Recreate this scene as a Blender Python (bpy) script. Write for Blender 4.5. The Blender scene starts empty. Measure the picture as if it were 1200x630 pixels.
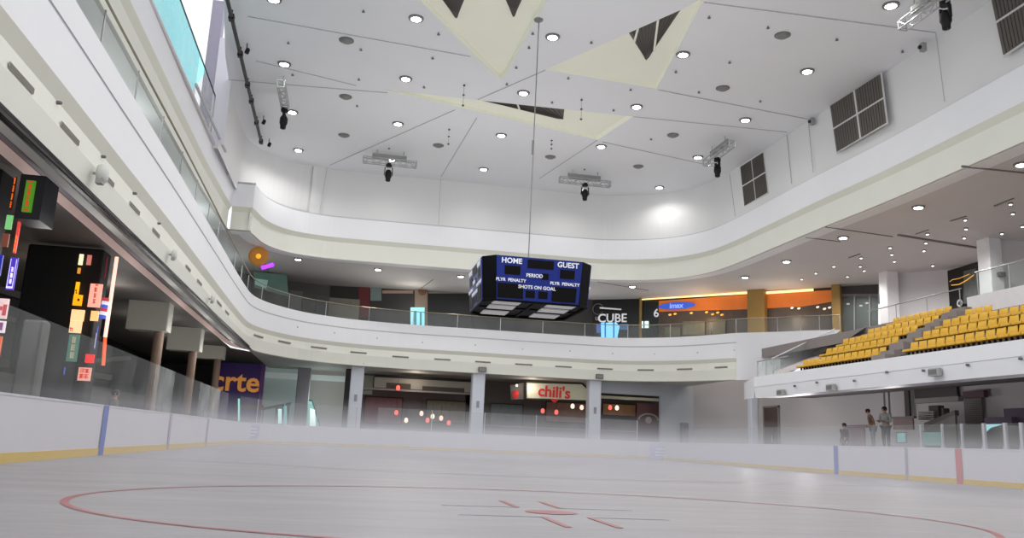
import bpy, bmesh, math, random
from mathutils import Vector, Matrix
random.seed(7)
scene = bpy.context.scene
COL = scene.collection
PI = math.pi
ORD = ['first', 'second', 'third', 'fourth', 'fifth', 'sixth', 'seventh', 'eighth', 'ninth', 'tenth', 'eleventh', 'twelfth',
       'thirteenth', 'fourteenth', 'fifteenth', 'sixteenth', 'seventeenth', 'eighteenth', 'nineteenth', 'twentieth',
       'twenty-first', 'twenty-second', 'twenty-third', 'twenty-fourth', 'twenty-fifth', 'twenty-sixth', 'twenty-seventh',
       'twenty-eighth', 'twenty-ninth', 'thirtieth']

# ---------------------------------------------------------------- camera
F, YAW, PITCH, ROLL, EYE = 978.07, 0.185192, 0.204197, 0.044094, 0.723
cy, sy, cp, sp = math.cos(YAW), math.sin(YAW), math.cos(PITCH), math.sin(PITCH)
FWD = Vector((sy*cp, cy*cp, sp)); R0 = Vector((cy, -sy, 0)); U0 = R0.cross(FWD)
RT = math.cos(ROLL)*R0 + math.sin(ROLL)*U0
UP = -math.sin(ROLL)*R0 + math.cos(ROLL)*U0
cam_d = bpy.data.cameras.new('camera'); cam = bpy.data.objects.new('camera', cam_d); COL.objects.link(cam)
cam_d.sensor_width = 36.0; cam_d.lens = F/1200*36; cam_d.clip_end = 400; cam_d.clip_start = 0.05
m = Matrix(((RT.x, UP.x, -FWD.x, 0), (RT.y, UP.y, -FWD.y, 0), (RT.z, UP.z, -FWD.z, EYE), (0, 0, 0, 1)))
cam.matrix_world = m
scene.camera = cam

def ray(px, py):
    return (RT*((px-600)/F) - UP*((py-315)/F) + FWD)
def at(px, py, axis, val):
    """surveyed point: where a sight line meets the real plane x/y/z = val"""
    d = ray(px, py); o = Vector((0, 0, EYE)); i = 'xyz'.index(axis)
    return o + d*((val-o[i])/d[i])
def on_wall(px, py, a, b):
    """where a sight line meets the vertical plane through plan points a and b"""
    d = ray(px, py); n = Vector((b[1]-a[1], a[0]-b[0], 0)); o = Vector((0, 0, EYE))
    t = n.dot(Vector((a[0], a[1], 0))-o)/n.dot(d)
    return o + d*t

# ---------------------------------------------------------------- materials
MATS = {}
def mat(name, col, rough=.6, metal=0, emit=0, noise=.06, scale=4.0, bump=0, spec=.4, ecol=None):
    if name in MATS: return MATS[name]
    m = bpy.data.materials.new(name); m.use_nodes = True
    nt = m.node_tree; b = nt.nodes['Principled BSDF']
    c = tuple(col)+(1,)
    tc = nt.nodes.new('ShaderNodeTexCoord'); nz = nt.nodes.new('ShaderNodeTexNoise')
    nz.inputs['Scale'].default_value = scale; nz.inputs['Detail'].default_value = 3
    nt.links.new(tc.outputs['Object'], nz.inputs['Vector'])
    mx = nt.nodes.new('ShaderNodeMix'); mx.data_type = 'RGBA'
    mx.inputs['A'].default_value = tuple(max(0, x*(1-noise)) for x in col)+(1,)
    mx.inputs['B'].default_value = tuple(min(1, x*(1+noise)) for x in col)+(1,)
    nt.links.new(nz.outputs['Fac'], mx.inputs['Factor'])
    nt.links.new(mx.outputs['Result'], b.inputs['Base Color'])
    b.inputs['Roughness'].default_value = rough; b.inputs['Metallic'].default_value = metal
    b.inputs['Specular IOR Level'].default_value = spec
    if emit:
        b.inputs['Emission Color'].default_value = tuple(ecol or col)+(1,)
        b.inputs['Emission Strength'].default_value = emit
    if bump:
        bp = nt.nodes.new('ShaderNodeBump'); bp.inputs['Strength'].default_value = bump
        nt.links.new(nz.outputs['Fac'], bp.inputs['Height']); nt.links.new(bp.outputs['Normal'], b.inputs['Normal'])
    MATS[name] = m
    return m
def s(r, g, b):
    f = lambda v: (v/255/12.92 if v/255 <= .04045 else ((v/255+.055)/1.055)**2.4)
    return (f(r), f(g), f(b))
def glow(name, rgb, k=1.0):
    """lit sign face, colour blotched by noise"""
    return mat(name, s(*rgb), .5, emit=k, noise=.12, scale=6)

M_WHITE = mat('white_panel', s(226, 227, 231), .55, noise=.02, scale=1.2)
M_WALLUP = mat('white_upper_wall', s(222, 222, 222), .6, noise=.02, scale=.6)
M_CREAM = mat('cream_panel', s(226, 227, 217), .6, noise=.025, scale=.8)
M_BEIGE = mat('beige_shade_panel', s(220, 220, 207), .6, noise=.03, scale=.8)  # down-tilted bevel, its shade put into a darker beige
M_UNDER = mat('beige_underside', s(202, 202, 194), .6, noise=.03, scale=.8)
M_GROOVE = mat('grey_groove', s(188, 188, 192), .6)
M_CEIL = mat('ceiling_white', s(230, 231, 234), .65, noise=.02, scale=.5)
M_SEAM = mat('seam_grey', s(178, 179, 181), .7)
M_WELL = mat('skylight_cream', s(244, 245, 228), .6, noise=.03, scale=.5)
M_LOUV = mat('louvre_dark', s(92, 88, 82), .6, noise=.12, scale=3)
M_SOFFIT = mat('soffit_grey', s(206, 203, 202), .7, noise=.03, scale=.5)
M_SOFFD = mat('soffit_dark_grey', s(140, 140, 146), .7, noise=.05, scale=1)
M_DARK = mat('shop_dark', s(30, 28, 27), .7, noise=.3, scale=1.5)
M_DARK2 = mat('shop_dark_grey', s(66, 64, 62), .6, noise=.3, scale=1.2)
M_BLACK = mat('black_metal', s(16, 16, 17), .45, .2, noise=.1)
M_BLACKG = mat('black_gloss', s(10, 10, 11), .25, noise=.1)
M_FLOOR = mat('concourse_floor', s(120, 116, 112), .4, noise=.06, scale=.7)
M_GREYW = mat('grey_wall', s(196, 192, 194), .7, noise=.04, scale=.6)
M_GREYW2 = mat('grey_wall_cool', s(176, 180, 186), .7, noise=.03, scale=.6)
M_COLUMN = mat('column_white', s(208, 212, 222), .6, noise=.02, scale=1)
M_STEEL = mat('steel', s(170, 170, 172), .35, .8, noise=.05)
M_ALU = mat('truss_aluminium', s(176, 178, 178), .4, .55, noise=.05)
M_BOARD = mat('board_white', s(204, 202, 208), .35, noise=.015, scale=1.5)
M_YEL = mat('kick_yellow', s(206, 176, 92), .4, noise=.05, scale=3)
M_BLUE = mat('seam_blue', s(84, 104, 176), .45)
M_RED = mat('seam_red', s(190, 110, 112), .45)
M_SGREY = mat('seam_board_grey', s(160, 158, 172), .5)
M_SEAT = mat('seat_yellow', s(218, 170, 48), .45, noise=.14, scale=3)
M_TIER = mat('tier_grey', s(140, 132, 130), .8, noise=.1, scale=1.5)
M_LINE = mat('ice_red', s(160, 94, 98), .4, noise=.12, scale=5)
M_LINEB = mat('ice_line_pale', s(160, 162, 172), .4, noise=.05, scale=5)
M_PINK = mat('cove_pink', s(238, 208, 198), .6, emit=.2, noise=.03)
M_PURPLE = mat('purple_board', s(62, 38, 104), .5, noise=.15, scale=1.2, emit=.06)
M_ORANGE = mat('orange_letter', s(214, 144, 66), .5, emit=.3)
M_BROWN = mat('brown_column', s(140, 118, 102), .6, noise=.08)
M_GOLD = mat('gold_column', s(146, 116, 62), .5, .2, noise=.1, scale=2)
M_LENS = mat('lamp_lens', (1, 1, 1), .4, emit=20, noise=0, ecol=(1, .99, .97))
M_LENS2 = mat('small_lamp_lens', (1, 1, 1), .4, emit=3.5, noise=0, ecol=(1, .98, .94))
M_RING = mat('lamp_trim', s(120, 120, 120), .4, .4)
M_SPK = mat('speaker_grille', s(128, 128, 126), .6, noise=.2, scale=12)
M_SBBLUE = mat('scoreboard_blue', s(22, 40, 122), .5, noise=.1, spec=.2)
M_SBBLK = mat('scoreboard_black', s(9, 9, 12), .6, noise=.1, spec=.1)
M_LETTER = mat('letter_white', s(226, 228, 234), .5, emit=.12)
M_SBPAN = mat('scoreboard_lower_panel', s(206, 206, 206), .5, noise=.05, emit=.12)
M_SKIN = mat('skin', s(190, 146, 122), .6)
M_HAIR = mat('hair_black', s(22, 20, 20), .5)

def glass(name, tint, white, gl=.03, em=0):
    """clear sheet: transparent + thin milky film + a little mirror"""
    if name in MATS: return MATS[name]
    m = bpy.data.materials.new(name); m.use_nodes = True; nt = m.node_tree
    for n in list(nt.nodes): nt.nodes.remove(n)
    out = nt.nodes.new('ShaderNodeOutputMaterial')
    tr = nt.nodes.new('ShaderNodeBsdfTransparent'); tr.inputs['Color'].default_value = tuple(tint)+(1,)
    df = nt.nodes.new('ShaderNodeBsdfDiffuse'); df.inputs['Color'].default_value = (.8, .83, .83, 1)
    g = nt.nodes.new('ShaderNodeBsdfGlossy'); g.inputs['Roughness'].default_value = .35
    nz = nt.nodes.new('ShaderNodeTexNoise'); nz.inputs['Scale'].default_value = .7
    tc = nt.nodes.new('ShaderNodeTexCoord'); nt.links.new(tc.outputs['Object'], nz.inputs['Vector'])
    mm = nt.nodes.new('ShaderNodeMath'); mm.operation = 'MULTIPLY'; mm.inputs[1].default_value = white*2
    nt.links.new(nz.outputs['Fac'], mm.inputs[0])
    a = nt.nodes.new('ShaderNodeMixShader'); nt.links.new(mm.outputs[0], a.inputs['Fac'])
    nt.links.new(tr.outputs[0], a.inputs[1]); nt.links.new(df.outputs[0], a.inputs[2])
    b = nt.nodes.new('ShaderNodeMixShader'); b.inputs['Fac'].default_value = gl
    nt.links.new(a.outputs[0], b.inputs[1]); nt.links.new(g.outputs[0], b.inputs[2])
    last = b
    if em:
        e = nt.nodes.new('ShaderNodeEmission'); e.inputs['Color'].default_value = tuple(tint)+(1,); e.inputs['Strength'].default_value = em
        ad = nt.nodes.new('ShaderNodeAddShader'); nt.links.new(b.outputs[0], ad.inputs[0]); nt.links.new(e.outputs[0], ad.inputs[1]); last = ad
    nt.links.new(last.outputs[0], out.inputs['Surface'])
    MATS[name] = m
    return m
M_GLASS = glass('rink_glass', (.92, .95, .94), .085)
M_GLASSW = glass('rink_glass_whitened', (.9, .93, .92), .26)
M_GLASSF = glass('rail_glass', (.86, .93, .91), .05)
M_GLASST = glass('rail_glass_teal', (.36, .86, .86), .2, em=.22)

def ice_mat():
    m = mat('ice', s(214, 214, 221), .32, noise=0, spec=.14); nt = m.node_tree; b = nt.nodes['Principled BSDF']
    tc = nt.nodes.new('ShaderNodeTexCoord'); mp = nt.nodes.new('ShaderNodeMapping'); mp.inputs['Scale'].default_value = (.22, 1.5, 1)
    n1 = nt.nodes.new('ShaderNodeTexNoise'); n1.inputs['Scale'].default_value = 1.1; n1.inputs['Detail'].default_value = 6
    nt.links.new(tc.outputs['Object'], mp.inputs['Vector']); nt.links.new(mp.outputs[0], n1.inputs['Vector'])
    cr = nt.nodes.new('ShaderNodeValToRGB')
    cr.color_ramp.elements[0].position = .3; cr.color_ramp.elements[0].color = s(152, 149, 152)+(1,)
    cr.color_ramp.elements[1].position = .72; cr.color_ramp.elements[1].color = s(165, 162, 165)+(1,)
    nt.links.new(n1.outputs['Fac'], cr.inputs[0]); nt.links.new(cr.outputs[0], b.inputs['Base Color'])
    n2 = nt.nodes.new('ShaderNodeTexNoise'); n2.inputs['Scale'].default_value = 9; nt.links.new(mp.outputs[0], n2.inputs['Vector'])
    mr = nt.nodes.new('ShaderNodeMapRange'); mr.inputs['To Min'].default_value = .34; mr.inputs['To Max'].default_value = .6
    nt.links.new(n2.outputs['Fac'], mr.inputs['Value']); nt.links.new(mr.outputs[0], b.inputs['Roughness'])
    return m
M_ICE = ice_mat()

def pleat_mat(name, col):
    """white ribbed panel: fine vertical ribs along the wall"""
    m = mat(name, col, .55, noise=.02, scale=1.2); nt = m.node_tree; b = nt.nodes['Principled BSDF']
    uv = nt.nodes.new('ShaderNodeUVMap')
    w = nt.nodes.new('ShaderNodeTexWave'); w.inputs['Scale'].default_value = 1.0; w.bands_direction = 'X'
    nt.links.new(uv.outputs[0], w.inputs['Vector'])
    bp = nt.nodes.new('ShaderNodeBump'); bp.inputs['Strength'].default_value = .12; bp.inputs['Distance'].default_value = .02
    nt.links.new(w.outputs['Fac'], bp.inputs['Height']); nt.links.new(bp.outputs[0], b.inputs['Normal'])
    return m
M_PLEAT = pleat_mat('white_ribbed_panel', s(236, 237, 240))

# ---------------------------------------------------------------- builders
def wloc(o):
    v = Vector((0, 0, 0))
    while o is not None: v += o.location; o = o.parent
    return v
class MB:
    def __init__(self): self.v = []; self.f = []; self.mi = []; self.cur = 0
    def m(self, i): self.cur = i; return self
    def add(self, vs, fs):
        n = len(self.v); self.v += [Vector(p) for p in vs]
        for f in fs: self.f.append([n+i for i in f]); self.mi.append(self.cur)
        return self
    def quad(self, *p): return self.add(p, [list(range(len(p)))])
    def box(self, a, b, rz=0, c=None, rot=None):
        x0, y0, z0 = a; x1, y1, z1 = b
        vs = [Vector(p) for p in ((x0, y0, z0), (x1, y0, z0), (x1, y1, z0), (x0, y1, z0), (x0, y0, z1), (x1, y0, z1), (x1, y1, z1), (x0, y1, z1))]
        if rz or rot:
            c = Vector(c) if c is not None else sum(vs, Vector())/8
            R = rot or Matrix.Rotation(rz, 3, 'Z')
            vs = [R @ (p-c)+c for p in vs]
        return self.add(vs, [[0, 3, 2, 1], [4, 5, 6, 7], [0, 1, 5, 4], [1, 2, 6, 5], [2, 3, 7, 6], [3, 0, 4, 7]])
    def cbox(self, c, sx, sy, sz, rz=0, rot=None):
        return self.box((c[0]-sx/2, c[1]-sy/2, c[2]-sz/2), (c[0]+sx/2, c[1]+sy/2, c[2]+sz/2), rz, c, rot)
    def bbox(self, a, b, bev):
        """box with chamfered vertical and top edges"""
        x0, y0, z0 = a; x1, y1, z1 = b; e = bev
        ring = lambda i, z: [(x0+e+i, y0+i, z), (x1-e-i, y0+i, z), (x1-i, y0+e+i, z), (x1-i, y1-e-i, z), (x1-e-i, y1-i, z), (x0+e+i, y1-i, z), (x0+i, y1-e-i, z), (x0+i, y0+e+i, z)]
        vs = ring(0, z0)+ring(0, z1-e)+ring(e*.7, z1)
        fs = [list(range(7, -1, -1)), list(range(16, 24))]
        for k in (0, 8):
            for i in range(8): j = (i+1) % 8; fs.append([k+i, k+j, k+8+j, k+8+i])
        return self.add(vs, fs)
    def cyl(self, p0, p1, r0, r1=None, n=12, caps=True):
        p0 = Vector(p0); p1 = Vector(p1); r1 = r0 if r1 is None else r1
        d = (p1-p0).normalized(); a = d.orthogonal().normalized(); b = d.cross(a)
        vs = []
        for p, r in ((p0, r0), (p1, r1)):
            for i in range(n):
                t = 2*PI*i/n; vs.append(p+a*(r*math.cos(t))+b*(r*math.sin(t)))
        fs = [[i, (i+1) % n, n+(i+1) % n, n+i] for i in range(n)]
        if caps: fs += [list(range(n-1, -1, -1)), list(range(n, 2*n))]
        return self.add(vs, fs)
    def tube(self, pts, r, n=8):
        for a, b in zip(pts, pts[1:]): self.cyl(a, b, r, n=n)
        return self
    def lathe(self, c, prof, n=20, axis=(0, 0, 1)):
        ax = Vector(axis).normalized(); a = ax.orthogonal().normalized(); b = ax.cross(a); c = Vector(c)
        vs = []
        for r, h in prof:
            for i in range(n):
                t = 2*PI*i/n; vs.append(c+ax*h+a*(r*math.cos(t))+b*(r*math.sin(t)))
        fs = []
        for k in range(len(prof)-1):
            for i in range(n): j = (i+1) % n; fs.append([k*n+i, k*n+j, (k+1)*n+j, (k+1)*n+i])
        fs += [list(range(n-1, -1, -1)), list(range((len(prof)-1)*n, len(prof)*n))]
        return self.add(vs, fs)
    def prism(self, poly, d):
        """flat polygon thickened along vector d"""
        n = len(poly); d = Vector(d); p = [Vector(q) for q in poly]
        vs = p+[q+d for q in p]
        fs = [list(range(n-1, -1, -1)), list(range(n, 2*n))]+[[i, (i+1) % n, n+(i+1) % n, n+i] for i in range(n)]
        return self.add(vs, fs)
    def build(self, name, mats, parent=None, smooth=False, **props):
        me = bpy.data.meshes.new(name)
        o0 = wloc(parent) if parent is not None else Vector((0, 0, 0))
        me.from_pydata([p-o0 for p in self.v], [], self.f)
        mats = mats if isinstance(mats, (list, tuple)) else [mats]
        for q in mats: me.materials.append(q)
        if len(mats) > 1:
            for p, i in zip(me.polygons, self.mi): p.material_index = i
        me.update()
        bm = bmesh.new(); bm.from_mesh(me); bmesh.ops.recalc_face_normals(bm, faces=bm.faces); bm.to_mesh(me); bm.free()
        if smooth:
            for p in me.polygons: p.use_smooth = True
        o = bpy.data.objects.new(name, me); COL.objects.link(o); o.parent = parent
        tag(o, **props)
        return o
def tag(o, label=None, cat=None, group=None, kind=None):
    if label: o['label'] = label
    if cat: o['category'] = cat
    if group: o['group'] = group
    if kind: o['kind'] = kind
    return o
def thing(name, label, cat, loc=(0, 0, 0), group=None):
    o = bpy.data.objects.new(name, None); o.empty_display_size = .2; COL.objects.link(o); o.location = loc
    return tag(o, label, cat, group)
def struct(name, mb, mats, parent=None, **k):
    return mb.build(name, mats, parent, kind='structure' if parent is None else None, **k)
def dup(root, loc, label=None, group=None, rz=None):
    r = root.copy(); COL.objects.link(r); r.location = loc
    if rz is not None: r.rotation_euler.z = rz
    if label: r['label'] = label
    if group: r['group'] = group
    for ch in list(root.children):
        c = ch.copy(); COL.objects.link(c); c.parent = r
        for g in ch.children: d = g.copy(); COL.objects.link(d); d.parent = c
    return r
def text(name, body, loc, size, xdir, ydir, material, parent=None, depth=.02, align='CENTER', **props):
    """raised lettering: baseline along xdir, up along ydir"""
    cu = bpy.data.curves.new(name, 'FONT'); cu.body = body; cu.size = size; cu.align_x = align; cu.align_y = 'CENTER'; cu.extrude = depth; cu.offset = size*.018
    cu.resolution_u = 3
    t = bpy.data.objects.new(name+'_curve', cu); COL.objects.link(t)
    dg = bpy.context.evaluated_depsgraph_get()
    me = bpy.data.meshes.new_from_object(t.evaluated_get(dg)); bpy.data.objects.remove(t); bpy.data.curves.remove(cu)
    x = Vector(xdir).normalized(); y = Vector(ydir); y = (y-x*y.dot(x)).normalized(); z = x.cross(y)
    o0 = wloc(parent) if parent is not None else Vector((0, 0, 0))
    M = Matrix(((x.x, y.x, z.x, loc[0]-o0.x), (x.y, y.y, z.y, loc[1]-o0.y), (x.z, y.z, z.z, loc[2]-o0.z), (0, 0, 0, 1)))
    me.transform(M); me.materials.clear(); me.materials.append(material)
    o = bpy.data.objects.new(name, me); COL.objects.link(o); o.parent = parent
    return tag(o, **props)
def smooth_path(pts, per=6):
    P = [Vector((p[0], p[1], 0)) for p in pts]; out = []
    for i in range(len(P)-1):
        p0 = P[max(i-1, 0)]; p1 = P[i]; p2 = P[i+1]; p3 = P[min(i+2, len(P)-1)]
        for k in range(per):
            t = k/per
            out.append(.5*((2*p1)+(p2-p0)*t+(2*p0-5*p1+4*p2-p3)*t*t+(3*p1-p0-3*p2+p3)*t**3))
    out.append(P[-1]); return out
def sweep(path, prof, mats_i, mb=None, uvscale=9.0):
    """prof: list of (outward d, z); plan normal to the right of travel = towards the hall; d pushes away from the hall"""
    mb = mb or MB(); n = len(path); nor = []
    for i in range(n):
        t = (path[min(i+1, n-1)]-path[max(i-1, 0)]).normalized(); nor.append(Vector((-t.y, t.x, 0)))
    base = len(mb.v)
    for i in range(n):
        for d, z in prof: mb.v.append(path[i]+nor[i]*d+Vector((0, 0, z)))
    k = len(prof)
    for i in range(n-1):
        for j in range(k-1):
            a = base+i*k+j
            mb.f.append([a, a+k, a+k+1, a+1]); mb.mi.append(mats_i[j])
    return mb
def arc_uv(o, scale):
    """u runs with plan position so ribs follow the wall"""
    me = o.data; uvl = me.uv_layers.new(name='UVMap')
    for p in me.polygons:
        for li in p.loop_indices:
            v = me.vertices[me.loops[li].vertex_index].co
            uvl.data[li].uv = ((v.x+v.y)*scale, v.z*scale)
def along(path, spacing, start=0.0):
    """points every `spacing` metres of a polyline: (point, tangent)"""
    out = []; acc = -start
    for a, b in zip(path, path[1:]):
        L = (b-a).length; t0 = 0
        while acc+ (L-t0) >= 0:
            st = -acc; t0 += st
            if t0 > L: break
            out.append((a+(b-a)*(t0/L), (b-a).normalized())); acc = -spacing
        acc += L-t0
    return out

# ================================================================ THE SETTING
S = 1.12
def up(x, y): return (x*S, y*S)
ZG, ZH0, ZH, ZI, ZC = 11.785, 12.95, 13.24, 14.585, 17.83
ZA, ZB, ZC2, ZD, ZE, ZF = 8.2, 7.58, 6.6, 6.35, 5.9, 5.2

MB().quad((-5.75, -6, 0), (20.4, -6, 0), (20.4, 56, 0), (-5.75, 56, 0)).build('floor', M_ICE, kind='structure')
MB().quad((-40, -8, -.03), (60, -8, -.03), (60, 90, -.03), (-40, 90, -.03)).build('floor_concourse', M_FLOOR, kind='structure')

# markings painted on the ice
def ring_mesh(cx, cy_, ax, ay, w, z, n=120):
    mb = MB(); vs = []
    for i in range(n):
        t = 2*PI*i/n; vs += [(cx+(ax-w/2)*math.cos(t), cy_+(ay-w/2)*math.sin(t), z), (cx+(ax+w/2)*math.cos(t), cy_+(ay+w/2)*math.sin(t), z)]
    return mb.add(vs, [[2*i, 2*i+1, (2*i+3) % (2*n), (2*i+2) % (2*n)] for i in range(n)])
RC = (2.3, 9.43)
mk = thing('face_off_circle', 'red face-off circle with its centre spot and corner marks painted on the ice', 'rink marking', (RC[0], RC[1], .004))
ring_mesh(RC[0], RC[1], 4.92, 3.53, .075, .004).build('ring_line', M_LINE, mk)
c = MB(); c.add([(2.245+.285*math.cos(2*PI*i/32), 9.07+.25*math.sin(2*PI*i/32), .005) for i in range(32)], [list(range(32))]); c.build('centre_spot', M_LINE, mk)
for (cx_, cy_, sx, sy_) in ((1.98, 9.62, -1, 1), (2.49, 9.65, 1, 1), (2.02, 8.48, -1, -1), (2.52, 8.54, 1, -1)):
    a = MB().box((cx_-.035, cy_, .004), (cx_+.035, cy_+sy_*.98, .0055)); a.build('mark_stroke', M_LINE, mk)
    b = MB().box((cx_, cy_-.02, .004), (cx_+sx*.86, cy_+.02, .0055)); b.build('mark_cross_stroke', M_LINEB, mk)
bl = MB(); pts = [(-5.65, 21.7), (-2.5, 20.4), (0, 18.95), (4.7, 18.3), (10.3, 19.6), (13.3, 20.7), (20.1, 22.6)]
ps = smooth_path(pts, 6)
for a, b in zip(ps, ps[1:]): bl.quad((a.x, a.y-.13, .004), (b.x, b.y-.13, .004), (b.x, b.y+.13, .004), (a.x, a.y+.13, .004))
bl.build('blue_line', M_LINEB, label='thin pale line running across the ice beyond the face-off circle', cat='rink marking')

# rink boards -----------------------------------------------------------------
left_pts = [Vector((-5.62, y, 0)) for y in (2, 12, 21)]
def boards(name_label, path, seam=None, seam_at_end=True, cat='rink board', group=None, seamlab=None):
    o = thing('rink_board', name_label, cat, path[0], group)
    sweep(path, [(0, .17), (0, 1.13)], [0]).build('board_panel', M_BOARD, o)
    sweep(path, [(-.015, 0), (-.015, .17), (0, .172)], [0, 0]).build('kick_strip', M_YEL, o)
    sweep(path, [(-.01, 1.13), (-.01, 1.17), (.12, 1.17), (.12, 0)], [0, 0, 0]).build('cap_rail', M_BOARD, o)
    if seam:
        p = path[-1] if seam_at_end else path[0]; q = path[-2] if seam_at_end else path[1]
        t = (p-q).normalized()
        if not seam_at_end: t = -t
        nrm = Vector((-t.y, t.x, 0)) if seam_at_end else Vector((t.y, -t.x, 0))
        sm, w, z1 = seam
        a = p-t*w-nrm*.018; b = p-nrm*.018
        MB().quad(a, b, b+Vector((0, 0, z1)), a+Vector((0, 0, z1))).build('seam_strip', sm, o, label=seamlab)
    return o
xl = -5.64
L = [2, 21.9, 29.6, 38.4]
boards('long white rink board at the left, nearest the viewer, ending in a blue seam strip', [Vector((xl, y, 0)) for y in (2, 8, 14, 21.9)], (M_BLUE, .42, 1.16), seamlab='blue seam strip')
boards('white rink board at the left between the blue seam and the first grey seam', [Vector((xl, y, 0)) for y in (21.9, 25, 29.6)], (M_SGREY, .3, 1.16))
boards('white rink board at the left between the two grey seams', [Vector((xl, y, 0)) for y in (29.6, 33, 37.4)], (M_SGREY, .35, 1.16))
boards('white rink board at the left running up to the rounded corner', [Vector((xl, y, 0)) for y in (37.4, 40, 43, 46)])
corner = smooth_path([(xl, 46), (-5.3, 49), (-4.3, 52), (-2.6, 54.2), (-.4, 55.2), (2, 55.4)], 5)
boards('curved white rink board in the far left corner carrying a purple notice', corner)
far = [Vector((x, 55.4, 0)) for x in (2, 7, 12, 17, 19.6)]
boards('long white rink board along the far end below the columns', far)
rc = smooth_path([(20.6, 54.2), (20.75, 51), (20.7, 47), (20.4, 41), (20.2, 37.5)], 5)
gate = [far[-1], Vector((20.3, 54.9, 0)), Vector((20.6, 54.2, 0))]
boards('white rink board at the far right corner behind the purple banner', gate)
boards('white rink board on the right from the far corner to the blue seam', rc+[Vector((20.2, 35, 0)), Vector((20.2, 32.3, 0))], (M_BLUE, .3, 1.16), seamlab='blue seam strip')
boards('white rink board on the right between the blue seam and the thin grey seam', [Vector((20.2, y, 0)) for y in (32.3, 30, 27.85)], (M_SGREY, .14, 1.16))
boards('white rink board on the right ending in a red seam strip', [Vector((20.2, y, 0)) for y in (27.85, 26.5, 25.05)], (M_RED, .3, 1.16), seamlab='red seam strip')
boards('white rink board on the right edge of the view, nearest on that side', [Vector((20.2, y, 0)) for y in (25.05, 20, 14, 6)])

def notice(px0, py0, px1, py1, Y, label):
    a = at(px0, py0, 'y', Y); b = at(px1, py1, 'y', Y)
    o = thing('board_banner', label, 'banner', (a.x, Y, a.z))
    MB().box((a.x, Y-.02, b.z), (b.x, Y, a.z)).build('banner_sheet', mat('banner_purple', s(176, 172, 206), .6, noise=.06), o)
    w = b.x-a.x; h = a.z-b.z
    for k, (u0, u1, v) in enumerate(((.22, .8, .28), (.2, .84, .52), (.2, .7, .74))):
        MB().box((a.x+w*u0, Y-.03, a.z-h*v-h*.06), (a.x+w*u1, Y-.02, a.z-h*v+h*.04)).build('banner_text_line', mat('banner_white', s(214, 214, 230), .6), o)
notice(288.5, 497, 303, 514, 49.5, 'pale purple notice with white lines on the far left corner boards')
notice(762, 520.5, 791, 538, 53.2, 'pale purple banner with white lines hanging on the far boards at the right')

# rink glass ---------------------------------------------------------------
def pane(name, label, a, b, z0, z1, m, group=None, post=True, z1b=None):
    o = thing('glass_barrier', label, 'rink glass', (a[0], a[1], z0), group)
    A = Vector((a[0], a[1], 0)); B = Vector((b[0], b[1], 0)); z1b = z1b or z1
    MB().quad(A+Vector((0, 0, z0)), B+Vector((0, 0, z0)), B+Vector((0, 0, z1b)), A+Vector((0, 0, z1))).build('pane', m, o)
    if post:
        MB().box((b[0]-.025, b[1]-.025, z0), (b[0]+.025, b[1]+.025, z1b)).build('glass_clip', mat('post_clear', s(170, 174, 176), .4, .2), o)
    return o
ys = [3, 6, 9, 12, 14.4, 16.8, 19.2, 21.9, 24.3, 26.6, 29.6, 32.2, 34.6, 37.4, 40.2, 43]
for k, (y0, y1) in enumerate(zip(ys, ys[1:])):
    whitened = k in (9, 12, 13)  # pale reflection on these panes is put into their white film
    zt = lambda y: 2.62-.006*(y-14)
    if y0 < 11: continue
    pane('', ('whitened' if whitened else 'clear') + ' rink glass panel on the left boards, %s back from the viewer' % ORD[k-3],
         (xl-.06, y0+.01), (xl-.06, y1-.01), 1.17, zt(y0), M_GLASSW if whitened else M_GLASS, None, False, zt(y1))
cg = corner[2:]
for k in range(0, len(cg)-5, 5):
    a, b = cg[k], cg[k+5]
    pane('', 'clear rink glass panel on the far left corner boards, %s from the left' % ORD[k//5], (a.x-.03, a.y+.06), (b.x-.03, b.y+.06), 1.17, 2.5, M_GLASS)
fx = [2, 5.5, 9, 12.5, 16, 19.6]
for k, (x0, x1) in enumerate(zip(fx, fx[1:])):
    pane('', 'clear rink glass panel on the far end boards, %s from the left' % ORD[k], (x0, 55.46), (x1, 55.46), 1.17, 2.55, M_GLASS)
ry = [50, 46, 42, 38, 35, 32.3, 30, 27.85, 26.9, 25.05, 24.1, 22.95, 22.3, 21, 19]
for k, (y0, y1) in enumerate(zip(ry, ry[1:])):
    x = 20.26 if y0 < 40 else 20.26+.42*min(1, (y0-37)/10)
    pane('', 'clear rink glass panel on the right boards, %s from the far corner' % ORD[k], (x, y0), (20.26 if y1 < 40 else 20.26+.42*min(1, (y1-37)/10), y1), 1.17, 1.97, M_GLASS, post=False)
for k, px in enumerate((1079, 1104, 1127, 1153, 1178, 1197)):
    p = at(px, 510, 'x', 20.24)
    w = .022 if k < 3 else .055
    o = thing('glass_post', 'pale upright post holding the rink glass on the right boards, %s from the left' % ORD[k], 'post', (20.24, p.y, 1.17))
    MB().box((20.22, p.y-w, 1.17), (20.3, p.y+w, 1.98)).build('upright', mat('post_white', s(186, 184, 190), .5), o)
    MB().box((20.2, p.y-w*1.4, 1.13), (20.31, p.y+w*1.4, 1.25)).build('foot', mat('post_white', s(186, 184, 190), .5), o)

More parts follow.
